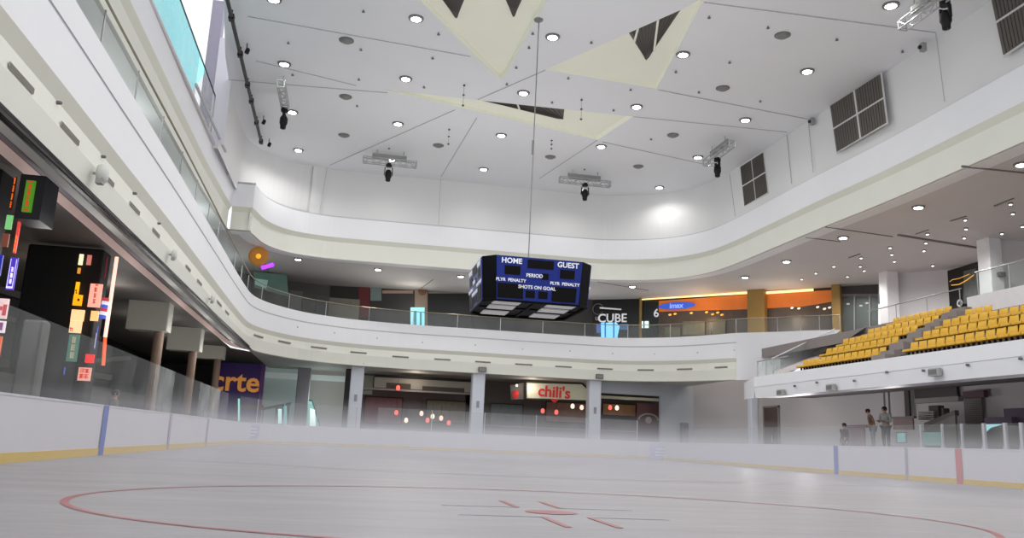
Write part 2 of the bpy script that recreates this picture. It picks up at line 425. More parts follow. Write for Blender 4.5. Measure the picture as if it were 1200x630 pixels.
# lower balcony (second level) --------------------------------------------------
A_pts = [(-5.3, 2), (-5.38, 10), (-5.41, 15.1), (-5.45, 18.7), (-5.5, 24.5), (-5.56, 28.7), (-5.65, 34.4), (-5.74, 39.9), (-5.79, 45), (-5.74, 48),
         (-5.37, 50), (-4.6, 51.8), (-3.2, 53.8), (-1.4, 55.1), (.4, 55.85), (3.7, 56.35), (8.3, 56.3), (12, 56.35), (17, 56.1), (18.8, 55.6), (20.5, 54.5), (21.9, 53.1), (22.9, 51.7), (24.1, 49.6)]
A_path = smooth_path(A_pts, 5)
prof2 = [(.4, 5.23), (.16, ZF), (.06, ZE), (.13, ZD), (0, ZC2), (0, ZB-.035), (.02, ZB-.03), (.02, ZB+.03), (0, ZB+.035), (0, ZA), (.35, ZA), (.35, 7.2)]
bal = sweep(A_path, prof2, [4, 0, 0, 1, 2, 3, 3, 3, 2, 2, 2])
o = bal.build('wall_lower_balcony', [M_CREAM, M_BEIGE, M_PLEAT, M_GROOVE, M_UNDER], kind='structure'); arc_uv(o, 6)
# right-hand tail of that parapet, ending over the seating stairs
tail_pts = [Vector(p).to_3d() for p in ((24.1, 49.6), (26.05, 47.85), (27.0, 46.75), (27.85, 46.05), (28.75, 45.3))]
tl = MB(); low = [5.2, 5.2, 6.0, 7.1, 8.15]
for i in range(4):
    a, b = tail_pts[i], tail_pts[i+1]
    za, zb = low[i], low[i+1]
    tl.quad(a+Vector((0, 0, za)), b+Vector((0, 0, zb)), b+Vector((0, 0, 8.2)), a+Vector((0, 0, 8.2)))
    tl.quad(a+Vector((0, 0, 8.2)), b+Vector((0, 0, 8.2)), b+Vector((.2, .3, 8.2)), a+Vector((.2, .3, 8.2)))
tl.build('wall_stair_parapet', M_WHITE, kind='structure')
# soffits of the second level
sf = MB()
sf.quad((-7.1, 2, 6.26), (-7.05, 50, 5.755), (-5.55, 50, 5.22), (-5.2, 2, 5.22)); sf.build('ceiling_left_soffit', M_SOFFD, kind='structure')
MB().quad((-6.2, 2, 5.74), (-6.26, 2, 5.77), (-6.24, 49, 5.45), (-6.19, 49, 5.43)).build('trim_soffit_line', M_SEAM, kind='structure')
MB().box((-5.5, 2, 5.16), (-5.42, 47, 5.2)).build('trim_fascia_line', M_BLACK, kind='structure')
pk = MB(); pp = [(-7.1, 2), (-7.1, 20), (-7.1, 40), (-7.0, 50), (-6.6, 52.6), (-5.6, 54.4), (-4, 55.8), (-2, 56.5)]
ppath = smooth_path(pp, 5)
for i in range(len(ppath)-1):
    a, b = ppath[i], ppath[i+1]; k = max(0, (a.y-50)/6.5); k2 = max(0, (b.y-50)/6.5)
    fl = lambda y: 6.1-.0105*(y-17)
    pk.quad(a+Vector((0, 0, fl(a.y)-.26*(1-.8*min(k, 1)))), b+Vector((0, 0, fl(b.y)-.26*(1-.8*min(k2, 1)))), b+Vector((0, 0, fl(b.y))), a+Vector((0, 0, fl(a.y))))
pk.build('trim_pink_cove', M_PINK, kind='structure')
MB().quad((-14, 2, 6.0), (-14, 70, 5.5), (-7.1, 52, 5.5), (-7.12, 2, 6.0)).quad((-14, 70, 5.5), (-7.1, 52, 5.5), (-4, 57, 5.45), (3, 58, 5.4), (3, 70, 5.4)).build('ceiling_left_shops', mat('shop_ceiling', s(120, 116, 112), .7, noise=.05), kind='structure')
fs = MB()
for i in range(40, len(A_path)-1):
    a, b = A_path[i], A_path[i+1]
    fs.quad((a.x, a.y+.1, 5.22), (b.x, b.y+.1, 5.22), (b.x, 68, 5.22), (a.x, 68, 5.22))
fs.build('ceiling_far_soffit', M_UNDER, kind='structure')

# second-level floor slab and back walls
MB().box((-14, 2, 7.0), (-5.8, 58, 7.15)).box((-6, 56.8, 7.0), (24, 70, 7.15)).build('floor_second_level', M_FLOOR, kind='structure')
MB().quad((-12.5, 2, 7), (-12.5, 60, 7), (-12.5, 60, 12), (-12.5, 2, 12)).build('wall_left_gallery', mat('gallery_wall', s(150, 150, 146), .5, noise=.12, scale=.5), kind='structure')

# upper balcony (third level) ---------------------------------------------------
C_pts = [(-6.52, 2), (-6.55, 12), (-6.6, 22), (-6.7, 30), (-6.74, 36), (-6.66, 41), (-6.6, 43.15)]
left3 = [Vector(up(*p)).to_3d() for p in C_pts]
jog = [Vector(up(-6.6, 43.15)).to_3d(), Vector(up(-5.56, 43.1)).to_3d()]
far3 = smooth_path([up(*p) for p in [(-5.56, 43.1), (-5.42, 43.9), (-5.15, 45.4), (-4.6, 46.6), (-3.75, 47.5), (-2.5, 48.0), (-1.3, 48.2), (2, 48.2), (6, 48.15), (10, 48.1), (14, 48.0), (15.5, 47.65), (16.9, 47.0), (18.35, 45.85), (19.4, 43.9), (19.8, 41.5), (19.9, 38), (19.97, 33), (20.15, 28), (20.1, 22), (20.05, 15), (20.05, 2)]], 5)
prof3 = [(.9, ZG+.02), (.14, ZG), (.14, ZH0), (0, ZH), (0, ZI), (.14, ZI), (.14, ZI+.16)]
mi3 = [2, 0, 1, 2, 3, 3]
for nm, pth in (('wall_upper_balcony_left', left3), ('wall_upper_balcony_step', jog), ('wall_upper_balcony_far', far3)):
    o = sweep(pth, prof3, mi3).build(nm, [M_CREAM, M_BEIGE, M_PLEAT, M_GROOVE], kind='structure'); arc_uv(o, 6)
# upper wall
sweep([p for p in far3 if p.x > -3.6 or p.y < 47], [(.14, ZI+.1), (.12, ZC+.3)], [0]).build('wall_upper_far', M_WALLUP, kind='structure')
wl = MB()
sweep([p for p in far3 if p.x < -1.5 and p.y > 47], [(.02, ZI+.004), (1.6, ZI+.004)], [0]).build('trim_corner_ledge', M_WALLUP, kind='structure')
xp = at(257, 50, 'y', 41).x; xq = at(243, 50, 'y', 41).x
lw = [Vector((xp, 41.0, 0)), Vector((-7.16, 41.05, 0))]+smooth_path([(-7.12, 44), (-7.12, 48.4), (-6.9, 50.3), (-5.9, 52.2), (-4.4, 53.4), (-2.5, 54.0)], 5)
sweep(lw, [(.1, ZI-.4), (.1, ZC+.3)], [0], wl); wl.build('wall_upper_left', M_WALLUP, kind='structure')
ws = MB()
for (xa, ya, xb, yb) in ((383.3, 196.7, 374.3, 250), (516.7, 207.5, 514, 263), (738.3, 228.3, 740, 281)):
    p = at(xa, ya, 'y', 48.05*S-.02); q = at(xb, yb, 'y', 48.05*S-.02); ws.cyl(p, q, .018, n=4)
for (xa, ya, xb, yb) in ((921.7, 153.3, 927.7, 215), (947, 140, 953, 202), (1096.5, 37, 1107, 119), (855, 203, 861.5, 253)):
    X = 20.0*S if xa > 900 else 19.55*S
    p = at(xa, ya, 'x', X); q = at(xb, yb, 'x', X); ws.cyl(p, q, .018, n=4)
ws.build('trim_wall_seams', M_SEAM, kind='structure')

# ceiling with skylight wells --------------------------------------------------
def cz(px, py, z=ZC): return at(px, py, 'z', z)
well_px = [[(449, 104.6), (557, 117), (741.5, 136.5), (700, 164)],
           [(639, 81.5), (797, 12), (826, -3), (769.5, 104)],
           [(484, -8), (566, 74), (586, 93), (592, 88), (645, -8), (563, -40)]]
wells = [[cz(*p) for p in w] for w in well_px]
bm = bmesh.new()
def loop(pts):
    vs = [bm.verts.new(p) for p in pts]; return [bm.edges.new((vs[i], vs[(i+1) % len(vs)])) for i in range(len(vs))]
ed = loop([Vector((-6.25, -8, ZC)), Vector((24, -8, ZC)), Vector((24, 58, ZC)), Vector((-8.5, 58, ZC)), Vector((-8.5, 49, ZC)), Vector((-7.12, 41.05, ZC)), Vector((-6.93, 38.4, ZC)), Vector((-6.27, 32.9, ZC))])
for w in wells: ed += loop(w)
bmesh.ops.triangle_fill(bm, use_beauty=True, edges=ed, use_dissolve=False)
me = bpy.data.meshes.new('ceiling'); bm.to_mesh(me); bm.free(); me.materials.append(M_CEIL)
ceil = bpy.data.objects.new('ceiling', me); COL.objects.link(ceil); ceil['kind'] = 'structure'
wb = MB()
for w, rise in zip(wells, (.16, .16, .2)):
    cc = sum(w, Vector())/len(w)
    top = [p+(cc-p)*.03+Vector((0, 0, rise)) for p in w]
    n = len(w)
    for i in range(n): wb.quad(w[i], w[(i+1) % n], top[(i+1) % n], top[i])
    wb.quad(*top)
wb.build('skylight_well', M_WELL, ceil)
lv = [([(557, 116), (661.5, 126.5), (660, 140)], ZC+.13, [.47]), ([(736, 37), (798, 11), (757.5, 71)], ZC+.13, [.2, .58]),
      ([(511, -10), (548, -10), (535, 22)], ZC+.16, []), ([(588, -10), (616, -10), (602, 20.5)], ZC+.16, [])]
lab = ['long dark triangular louvre in the cream skylight above the scoreboard cable', 'dark triangular louvre in the cream skylight toward the right wall',
       'dark triangular louvre on the left of the cream skylight cut by the top edge', 'dark triangular louvre on the right of the cream skylight cut by the top edge']
for (pl, z, bars), lb in zip(lv, lab):
    P3 = [at(*p, 'z', z) for p in pl]
    o = thing('skylight_louvre', lb, 'louvre', P3[0])
    MB().prism(P3, (0, 0, .02)).build('louvre_panel', M_LOUV, o)
    slat = MB(); a, b, c3 = P3
    for k in range(1, 12):
        t = k/12
        p = a.lerp(b, t); base = c3
        q = p.lerp(base, .93)
        slat.cyl(p-Vector((0, 0, .02)), q-Vector((0, 0, .02)), .02, n=4)
    slat.build('louvre_slats', mat('slat_dark', s(70, 66, 62), .6), o)
    for t in bars:
        p = a.lerp(b, t); q = a.lerp(c3, t*1.05 if len(bars) == 1 else min(1, t*1.6)) if t < .5 else b.lerp(c3, .75 if len(bars) > 1 else (1-t))
        MB().cyl(p-Vector((0, 0, .04)), q-Vector((0, 0, .04)), .05, n=6).build('louvre_bar', M_WELL, o)
cs = MB()
for a, b in (((290, 19), (551, 66)), ((300, 71), (417, 100)), ((264, 93), (454, 108.6)), ((386.7, 193.3), (533, 128.6)), ((516.7, 207), (558.6, 138)),
             ((560, 116.5), (639, 82)), ((771, 105), (947, 139.5)), ((742.5, 136.5), (922, 154.5)), ((706, 166), (838, 195)), ((632, 209), (700, 164)),
             ((825, 2.5), (1096.5, 38))):
    cs.cyl(cz(*a, ZC-.005), cz(*b, ZC-.005), .03, n=4)
cs.build('ceiling_seams', M_SEAM, ceil)

# third-level soffit and outer ceilings
so = MB()
def soff(path, outer, z):
    for i in range(len(path)-1): so.quad(path[i]+Vector((0, 0, z)), path[i+1]+Vector((0, 0, z)), Vector(outer[i+1]+(z,)), Vector(outer[i]+(z,)))
outl = [(-14.0, p.y) for p in left3]; soff(left3, outl, ZG+.02)
so.quad((-14, 48, ZG+.02), (-6.2, 48, ZG+.02), (-6.2, 70, ZG+.02), (-14, 70, ZG+.02))
of = []
for p in far3:
    if p.y > 52 and p.x < 18.5: of.append((p.x if p.x > -5 else -6.3, 70.0))
    elif p.x < 0: of.append((-6.3, 62.0))
    elif p.y > 44: of.append((36+ (p.y-44)*.0, 70-(54-p.y)*1.2))
    else: of.append((42.0, p.y))
soff(far3, of, ZG+.02)
so.build('ceiling_gallery', M_SOFFIT, kind='structure')
sl = MB()
for a, b, w in (((1052.5, 274.6), (1145, 289.7), .09), ((1127, 194.7), (1205, 202.5), .05), ((967, 265.5), (1046, 277), .04), ((944, 278), (985, 283), .03),
                ((1113.7, 258.6), (1132, 253), .05), ((1165, 241), (1187.6, 232), .05), ((1073, 274), (1088, 269), .04), ((994.6, 301.7), (1008, 297), .05),
                ((700, 330), (760, 340), .03), ((493, 338), (508, 327), .03)):
    sl.cyl(at(*a, 'z', ZG+.01), at(*b, 'z', ZG+.01), w, n=4)
sl.build('ceiling_gallery_slots', mat('slot_grey', s(120, 116, 114), .7), bpy.data.objects['ceiling_gallery'])

# fourth-level glazed gallery above the left balcony
xg = -7.45
g4 = thing('gallery_balustrade', 'tall glass balustrade glowing cyan above the white balcony at upper left', 'balustrade', (xg, 10, ZI))
MB().quad((xg, 6, ZI+.05), (xg, 35, ZI+.05), (xg, 37.2, 16.5), (xg, 6, 17.0)).build('cyan_pane', M_GLASST, g4, label='cyan lit glass')
MB().quad((xg, 35, ZI+.05), (xg, 39.9, ZI+.05), (xg, 39.9, 16.42), (xg, 37.2, 16.5)).build('clear_pane', M_GLASSW, g4)
MB().cyl((xg, 6, 17.0), (xg, 39.9, 16.43), .035).build('handrail', M_BLACK, g4)
MB().cyl((xg, 39.9, ZI), (xg, 39.9, 16.43), .035).build('end_post', M_STEEL, g4)
MB().quad((-10.5, 2, 14), (-10.5, 50, 14), (-10.5, 50, 23), (-10.5, 2, 23)).build('wall_fourth_level', mat('lilac_wall', s(206, 202, 210), .7, noise=.03), kind='structure')
MB().box((xq, 41.05, 14.4), (xp, 41.7, 22)).build('wall_lilac_pier', mat('lilac_pier', s(166, 162, 176), .7), kind='structure')
MB().quad((xp, 41.02, 14.4), (-7.0, 41.08, 14.4), (-7.0, 41.08, 20), (xp, 41.02, 20)).build('wall_white_pier', mat('white_pier', s(222, 220, 226), .7, noise=.02), kind='structure')
MB().box((-10.5, 2, 14.35), (-7.4, 46, 14.5)).build('floor_fourth_level', M_GREYW, kind='structure')
MB().cyl((-7.25, 34.5, ZI+.12), (-7.2, 43, ZI+.12), .07, n=6).build('trim_ledge_rail', M_GROOVE, kind='structure')

# hall behind the boards: right side ------------------------------------------
bf = MB(); bpath = [Vector((20.2, y, 0)) for y in (39.6, 36, 30, 24, 18, 8, 2)]
sweep(bpath, [(1.2, 3.5), (.05, 3.45), (0, 3.95), (.03, 3.95), (.03, 3.99), (0, 3.99), (0, 4.5), (.3, 4.5), (.3, 4.3)], [0]*8, bf)
bf.quad((20.2, 39.6, 3.45), (20.2, 39.6, 4.5), (23.9, 48.2, 4.9), (23.9, 48.2, 3.9))
bf.build('wall_seating_front', M_WHITE, kind='structure')
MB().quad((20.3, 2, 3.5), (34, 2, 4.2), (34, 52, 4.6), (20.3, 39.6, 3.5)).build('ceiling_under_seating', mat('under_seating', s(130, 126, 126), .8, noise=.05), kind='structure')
XR = 27.0
rw = MB().quad((XR, 10, -.03), (XR, 52, -.03), (XR, 52, 5), (XR, 10, 5)); rw.build('wall_right', M_GREYW, kind='structure')
# far lower wall, white, right of the shops (openings left for shops)
YW = 57.6
def wq(px0, py0, px1, py1, Y): a = at(px0, py0, 'y', Y); b = at(px1, py1, 'y', Y); return a, b
a = at(774, 470, 'y', YW); b = at(868, 470, 'y', YW); t = at(704, 447, 'y', YW); l = at(704, 462, 'y', YW); l2 = at(774, 462, 'y', YW)
MB().box((a.x, YW, -.03), (b.x+.2, YW+.3, 5.3)).build('wall_far_right', M_GREYW2, kind='structure')
MB().box((t.x, YW, (l.z+l2.z)/2), (a.x, YW+.3, 5.3)).build('wall_far_lintel', M_GREYW2, kind='structure')
MB().box((b.x+.2, YW, -.03), (31, YW+.3, 6)).build('wall_far_end', M_DARK2, kind='structure')
MB().quad((24.6, 57.6, -.03), (27, 52, -.03), (27, 52, 6), (24.6, 57.6, 6)).build('wall_right_return', M_GREYW, kind='structure')
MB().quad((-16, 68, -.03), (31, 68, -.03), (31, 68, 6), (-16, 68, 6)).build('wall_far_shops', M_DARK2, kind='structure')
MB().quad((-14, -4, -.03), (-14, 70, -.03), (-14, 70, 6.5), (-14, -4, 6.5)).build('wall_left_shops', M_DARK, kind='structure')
# right upper concourse
tq = [(20.55, 4.5), (21.05, 4.5), (21.05, 4.55), (21.9, 4.55), (21.9, 5.1), (22.75, 5.1), (22.75, 5.62), (23.6, 5.62), (23.6, 6.1), (24.45, 6.1), (24.45, 6.58), (25.3, 6.58), (25.3, 7.15), (40, 7.15)]
ti = MB()
for (x0, z0), (x1, z1) in zip(tq, tq[1:]):
    yf = 37.6 if x0 < 25 else 50
    ti.quad((x0, 4, z0), (x0, yf, z0), (x1, yf, z1), (x1, 4, z1))
ti.quad(*[(x, 37.6, z) for x, z in tq if x < 25.4], (25.3, 37.6, 4.0), (20.55, 37.6, 4.0))
ti.build('floor_seating_tiers', M_TIER, kind='structure')
MB().quad((20.6, 37.6, 4.55), (20.6, 40, 4.5), (24.2, 49, 4.6), (28.6, 45.4, 7.15), (25.3, 37.6, 7.15), (22, 37.6, 5)).build('floor_stair_slope', mat('stair_grey', s(176, 170, 170), .8, noise=.05), kind='structure')
XB = 34.2
MB().quad((XB, 20, 7), (XB, 42.5, 7), (XB, 42.5, 12), (XB, 20, 12)).quad((XB, 42.5, 7), (31.5, 45.2, 7), (31.5, 45.2, 12), (XB, 42.5, 12)).quad((31.2, 35.7, 7), (44, 34, 7), (44, 34, 12), (31.2, 35.7, 12)).build('wall_right_concourse', mat('concourse_wall', s(206, 202, 204), .7, noise=.03, scale=.6), kind='structure')

# ================================================================ COLUMNS
def column(name, label, x, y, w, d, z0, z1, m, extra=None):
    o = thing(name, label, 'column', (x, y, z0))
    MB().bbox((x-w/2, y-d/2, z0), (x+w/2, y+d/2, z1), .05).build('shaft', m, o)
    MB().box((x-w/2-.03, y-d/2-.03, z0), (x+w/2+.03, y+d/2+.03, z0+.2)).build('plinth', m, o)
    if extra:
        MB().box((x-.1, y-d/2-.03, extra), (x+.1, y-d/2, extra+.45)).build('wall_plate', mat('plate_grey', s(150, 152, 160), .6), o)
    return o
for x, lb in ((.5, 'pale square column at the far boards, left of the dark cafe front'), (8.67, 'pale square column at the far boards, between the cafe front and the restaurant'), (16.93, 'pale square column at the far boards, right of the restaurant sign')):
    column('square_column', lb, x, 57.1, .86, .86, 0, 5.25, M_COLUMN, 2.9)
    sp_ = thing('small_speaker', 'small dark speaker box under the balcony over the column ' + ('left of the cafe' if x < 1 else 'in the middle' if x < 10 else 'right of the restaurant'), 'speaker', (x+.1, 56.25, 5.3))
    MB().bbox((x-.15, 56.1, 5.3), (x+.4, 56.35, 5.62), .04).build('cabinet', mat('speaker_dark', s(96, 96, 86), .6), sp_)
    MB().box((x-.1, 56.085, 5.34), (x+.35, 56.1, 5.55)).build('grille', M_SPK, sp_)
p = at(879, 500, 'y', 50.5)
column('square_column', 'pale column under the corner of the white seating front', p.x+.2, 50.5, .5, .5, 0, 5.0, M_COLUMN)
p = at(354, 470, 'y', 61); column('square_column', 'grey column behind the far left corner glass between two pale bays', p.x, 61, .9, .7, 0, 5.3, mat('column_mauve', s(150, 146, 152), .7))
p = at(406, 470, 'y', 59.5); column('square_column', 'dark narrow post just left of the first pale column', p.x, 59.5, .42, .4, 0, 5.2, mat('post_dark', s(70, 66, 66), .6))
for k, (y, zt, zb) in enumerate(((35.5, 5.9, 4.5), (43.4, 5.85, 4.45), (51.5, 5.7, 4.75))):
    lb = ['nearest', 'middle', 'furthest'][k]
    o = thing('cased_column', 'brown column with a white boxed head under the left balcony, %s of three' % lb, 'column', (-7.9, y, 0))
    MB().bbox((-8.95, y, zb), (-7.38, y+.9, zt), .03).build('boxed_head', mat('boxed_head_white', s(196, 196, 184), .6), o)
    MB().cyl((-7.75, y+.5, 0), (-7.75, y+.5, zb), .2, n=16).build('shaft', M_BROWN, o)
for (x, y, lb) in ((31.6, 44.5, 'white square column behind the top seats, left of the glass door'), (31.18, 35.78, 'white square column behind the top seats, right of the glass door')):
    o = column('square_column', lb, x, y, .78, .84, 7.15, ZG+.05, mat('column_white_upper', s(222, 220, 222), .6))

# ================================================================ SEATS
seat0 = thing('stadium_seat', 'x', 'seat')
def seat_mesh():
    b = MB(); n = 8; vs = []
    # backrest: curved shell facing -X
    for i in range(n+1):
        t = -1+2*i/n; y = t*.22; x = .16-.05*(1-t*t)*-1
        for z in (-.05, .14, .34): vs.append((x+.05*z+(.015 if z > .25 else 0), y*(1-.12*(z > .25)), z))
    for i in range(n+1):
        t = -1+2*i/n; y = t*.22; x = .19-.05*(1-t*t)*-1
        for z in (-.05, .14, .34): vs.append((x+.05*z+(.015 if z > .25 else 0), y*(1-.12*(z > .25)), z))
    fs = []
    off = (n+1)*3
    for i in range(n):
        for j in range(2):
            a = i*3+j; fs += [[a, a+3, a+4, a+1], [off+a+1, off+a+4, off+a+3, off+a]]
        fs += [[i*3+2, i*3+5, off+i*3+5, off+i*3+2], [off+i*3, off+i*3+3, i*3+3, i*3]]
    fs += [[0, 1, off+1, off], [1, 2, off+2, off+1], [n*3+1, n*3, off+n*3, off+n*3+1], [n*3+2, n*3+1, off+n*3+1, off+n*3+2]]
    b.add(vs, fs); return b
seat_mesh().build('backrest', M_SEAT, seat0, smooth=True)
MB().bbox((-.22, -.22, -.06), (.19, .22, .03), .025).build('seat_pan', M_SEAT, seat0)
MB().box((-.02, -.15, -.32), (.06, -.1, -.06)).build('leg', M_BLACK, seat0)
MB().box((-.02, .1, -.32), (.06, .15, -.06)).build('leg', M_BLACK, seat0)
rows = [(21.4, 4.9, 37.0, 20.6, 'front'), (22.25, 5.44, 36.35, 21.4, 'second'), (23.1, 5.95, 36.25, 22.2, 'third'), (23.95, 6.4, 35.5, 27.9, 'fourth'), (24.75, 6.88, 34.7, 30.9, 'topmost fifth')]
first = True
for X, z, y0, y1, rn in rows:
    y = y0; left = []; right = []
    while y > y1:
        if not (29.45 < y < 30.95): (left if y > 30 else right).append(y)
        y -= .5
    for side, lst in (('left', list(reversed(left))), ('right', right)):
        for i, y in enumerate(lst):
            lb = 'yellow plastic seat in the %s seating row, %s to the %s of the aisle' % (rn, ORD[i], side)
            if first: seat0.location = (X, y, z); seat0['label'] = lb; seat0['group'] = 'yellow seats in the %s row' % rn; first = False
            else: dup(seat0, (X, y, z), lb, 'yellow seats in the %s row' % rn)
# aisle steps
o = thing('aisle_steps', 'grey concrete aisle steps climbing between the yellow seats', 'steps', (20.6, 30.2, 4.5))
for k, (X, z, *_r) in enumerate(rows):
    MB().box((X-.6, 29.75, z-.4), (X+.1, 30.65, z-.1)).build('step', M_TIER, o); MB().box((X-.18, 29.75, z-.1), (X+.35, 30.65, z+.1)).build('step', M_TIER, o)
# walkway parapet with glass rail behind seats at the right
o = thing('walkway_parapet', 'white block parapet with glass rail behind the seats at the right edge', 'parapet', (24.9, 30, 6.6))
MB().box((24.9, 12, 6.6), (25.2, 30, 7.42)).build('parapet_wall', mat('parapet_white', s(226, 224, 226), .6), o)
MB().quad((25.05, 12, 7.42), (25.05, 29.6, 7.42), (25.05, 29.6, 8.42), (25.05, 12, 8.42)).build('glass_sheet', M_GLASSF, o)
MB().cyl((25.05, 12, 8.44), (25.05, 29.6, 8.42), .03).build('handrail', M_STEEL, o)
for y in (29.5, 27.8, 26.1, 24.4): MB().cyl((25.05, y, 7.42), (25.05, y, 8.42), .025, n=8).build('rail_post', M_STEEL, o)
# low steel rail on top of the seats toward the left column
o = thing('top_rail', 'thin steel guard rail along the back of the top seat row', 'rail', (25.4, 31, 7.15))
MB().cyl((25.4, 30.9, 8.0), (25.4, 37.5, 7.95), .025).build('handrail', M_STEEL, o)
for y in (31, 33.1, 35.3, 37.4): MB().cyl((25.4, y, 7.1), (25.4, y, 8.0), .02, n=8).build('rail_post', M_STEEL, o)
# glass end rail of the seating
o = thing('end_balustrade', 'low glass balustrade at the left end of the yellow seating', 'balustrade', (20.3, 39.5, 4.5))
for k, (y0, y1) in enumerate(((39.5, 38.6), (38.6, 37.9), (37.9, 37.2))):
    MB().quad((20.35, y0, 4.5), (20.35, y1, 4.5), (20.35, y1, 5.25), (20.35, y0, 5.25)).build('glass_sheet', M_GLASSW, o)
    MB().cyl((20.35, y0, 4.5), (20.35, y0, 5.3), .035, n=8).build('rail_post', M_STEEL, o)
MB().cyl((20.35, 39.5, 5.28), (20.35, 36.4, 5.28), .03).build('handrail', M_STEEL, o)
o = thing('stair_balustrade', 'slanting glass balustrade climbing beside the white stair parapet', 'balustrade', (24, 44, 6))
a = Vector((21.2, 40.6, 4.6)); b = Vector((28.3, 45.2, 7.95))
MB().cyl(a+Vector((0, 0, .75)), b+Vector((0, 0, .25)), .035).build('handrail', M_GROOVE, o)
MB().quad(a, b, b+Vector((0, 0, .25)), a+Vector((0, 0, .75))).build('glass_sheet', M_GLASSF, o)

# second-level handrail of the far balcony
rail_path = [p for p in A_path if p.y > 14]
RP = sweep([p for p in rail_path], [(.12, ZA), (.12, ZA+.86)], [0])
o = thing('balcony_balustrade', 'long glass balustrade with thin handrail on top of the white lower balcony', 'balustrade', (-5.6, 15, ZA))
RP.build('glass_sheet', M_GLASSF, o)
hr = MB(); hp = [p+Vector((0, 0, ZA+.9)) for p in rail_path]
for a, b in zip(hp[::2], hp[2::2]): hr.cyl(a, b, .03, n=6)
hr.build('handrail', mat('rail_brass', s(150, 142, 122), .4, .5), o)
for p, t in along(rail_path, 3.0):
    MB().cyl(p+Vector((-t.y*.12, t.x*.12, ZA)), p+Vector((-t.y*.12, t.x*.12, ZA+.9)), .022, n=6).build('rail_post', M_STEEL, o)
o = thing('stair_head_balustrade', 'glass balustrade in front of the glass doors at the right end of the balcony', 'balustrade', (26, 48, ZA))
tp = [p for p in tail_pts]
sweep(tp, [(.1, 8.2), (.1, 9.05)], [0]).build('glass_sheet', M_GLASSF, o)
h = MB()
for a, b in zip(tp, tp[1:]): h.cyl(a+Vector((0, 0, 9.1)), b+Vector((0, 0, 9.1)), .03, n=6)
h.build('handrail', mat('rail_brass', s(150, 142, 122), .4, .5), o)
for p in tp: MB().cyl(p+Vector((0, 0, 8.2)), p+Vector((0, 0, 9.1)), .022, n=6).build('rail_post', M_STEEL, o)

# slot vents in the cream fascia of the lower balcony
vent_px = [(15.5, 74.4, 43, 109), (75.6, 144.4, 95.6, 169), (124, 203, 136, 217.5), (155, 238, 166, 250.5), (181.6, 268, 189, 278), (220, 311, 225, 318), (233, 328, 238, 334),
           (256, 353, 261, 358.5), (265.5, 364, 269.5, 368.5), (298.7, 392.7, 309.5, 395), (327, 399.3, 341.6, 402), (365, 406, 383.6, 408.3), (411, 412, 430, 413.7), (460, 417, 479, 418.6), (509, 420.3, 528, 421.5),
           (557, 423.3, 575, 424.4), (604, 426.2, 624, 427.3), (651, 428.8, 670, 430), (700, 431.4, 718, 432.3), (747, 433, 766, 433.4), (793, 432.6, 811, 431.8), (837, 430.5, 852, 429.6)]
def hit_path(px, py, path, d):
    best = None; D = ray(px, py)
    for a, b in zip(path, path[1:]):
        e = b-a; den = D.x*e.y-D.y*e.x
        if abs(den) < 1e-9: continue
        t = (a.x*e.y-a.y*e.x)/den; q = D*t
        u = ((q.x-a.x)*e.x+(q.y-a.y)*e.y)/e.length_squared
        if t > 0 and -.01 <= u <= 1.01 and (best is None or t < best[0]): best = (t, e.normalized())
    if best is None: return None
    t, tan = best; return Vector((0, 0, EYE))+D*t, tan
for k, (x0, y0, x1, y1) in enumerate(vent_px):
    h0 = hit_path(x0, y0, A_path, 0); h1 = hit_path(x1, y1, A_path, 0)
    if not h0 or not h1: continue
    a, b = h0[0], h1[0]; t = h0[1]; n = Vector((-t.y, t.x, 0))
    z = (a.z+b.z)/2; a = Vector((a.x, a.y, z)); b = Vector((b.x, b.y, z))
    a += n*.05; b += n*.05
    side = 'left' if k < 9 else 'far'
    i = k if k < 9 else k-9
    o = thing('slot_vent', 'narrow grey slot vent in the cream fascia, %s %s' % (ORD[i], 'back along the left side' if side == 'left' else 'from the left along the far side'), 'vent', a)
    hz = .045
    off = n*-.01
    MB().quad(a+off-Vector((0, 0, hz)), b+off-Vector((0, 0, hz)), b+off+Vector((0, 0, hz)), a+off+Vector((0, 0, hz))).build('vent_backing', mat('vent_backing', s(120, 116, 110), .7), o)
    fr = MB(); e = .01
    for dz in (-hz, hz): fr.cyl(a+Vector((0, 0, dz)), b+Vector((0, 0, dz)), e, n=4)
    fr.cyl(a-Vector((0, 0, hz)), a+Vector((0, 0, hz)), e, n=4).cyl(b-Vector((0, 0, hz)), b+Vector((0, 0, hz)), e, n=4)
    fr.build('vent_frame', mat('vent_frame', s(168, 166, 158), .6), o)

# small floodlights on the fascias
def flood(p, facing, sc, label):
    o = thing('floodlight', label, 'floodlight', p); f = Vector(facing)
    MB().lathe(p+f*.05*sc, [(.02, 0), (.3*sc, .02), (.34*sc, .16*sc), (.3*sc, .3*sc), (.05, .36*sc)], 18, f).build('dome_shade', mat('flood_white', s(206, 206, 200), .5), o, smooth=True)
    u = Vector((0, 0, 1)); sd = f.cross(u)
    MB().cbox(p+f*.2*sc-u*.25*sc+sd*.1*sc, .22*sc, .3*sc, .28*sc).build('ballast_box', mat('flood_grey', s(160, 160, 156), .6), o)
    MB().cyl(p-f*.05, p+f*.2*sc, .03).build('bracket', M_STEEL, o)
for px, py, sc, lb in ((112, 203, .6, 'white domed floodlight on the cream fascia at left, nearest and largest'), (200, 298, .45, 'white floodlight on the left cream fascia, second back and smaller'), (246, 350, .45, 'white floodlight on the left cream fascia close to the far corner')):
    h0 = hit_path(px, py, A_path, 0); flood(h0[0], (h0[1].y, -h0[1].x, 0), sc, lb)
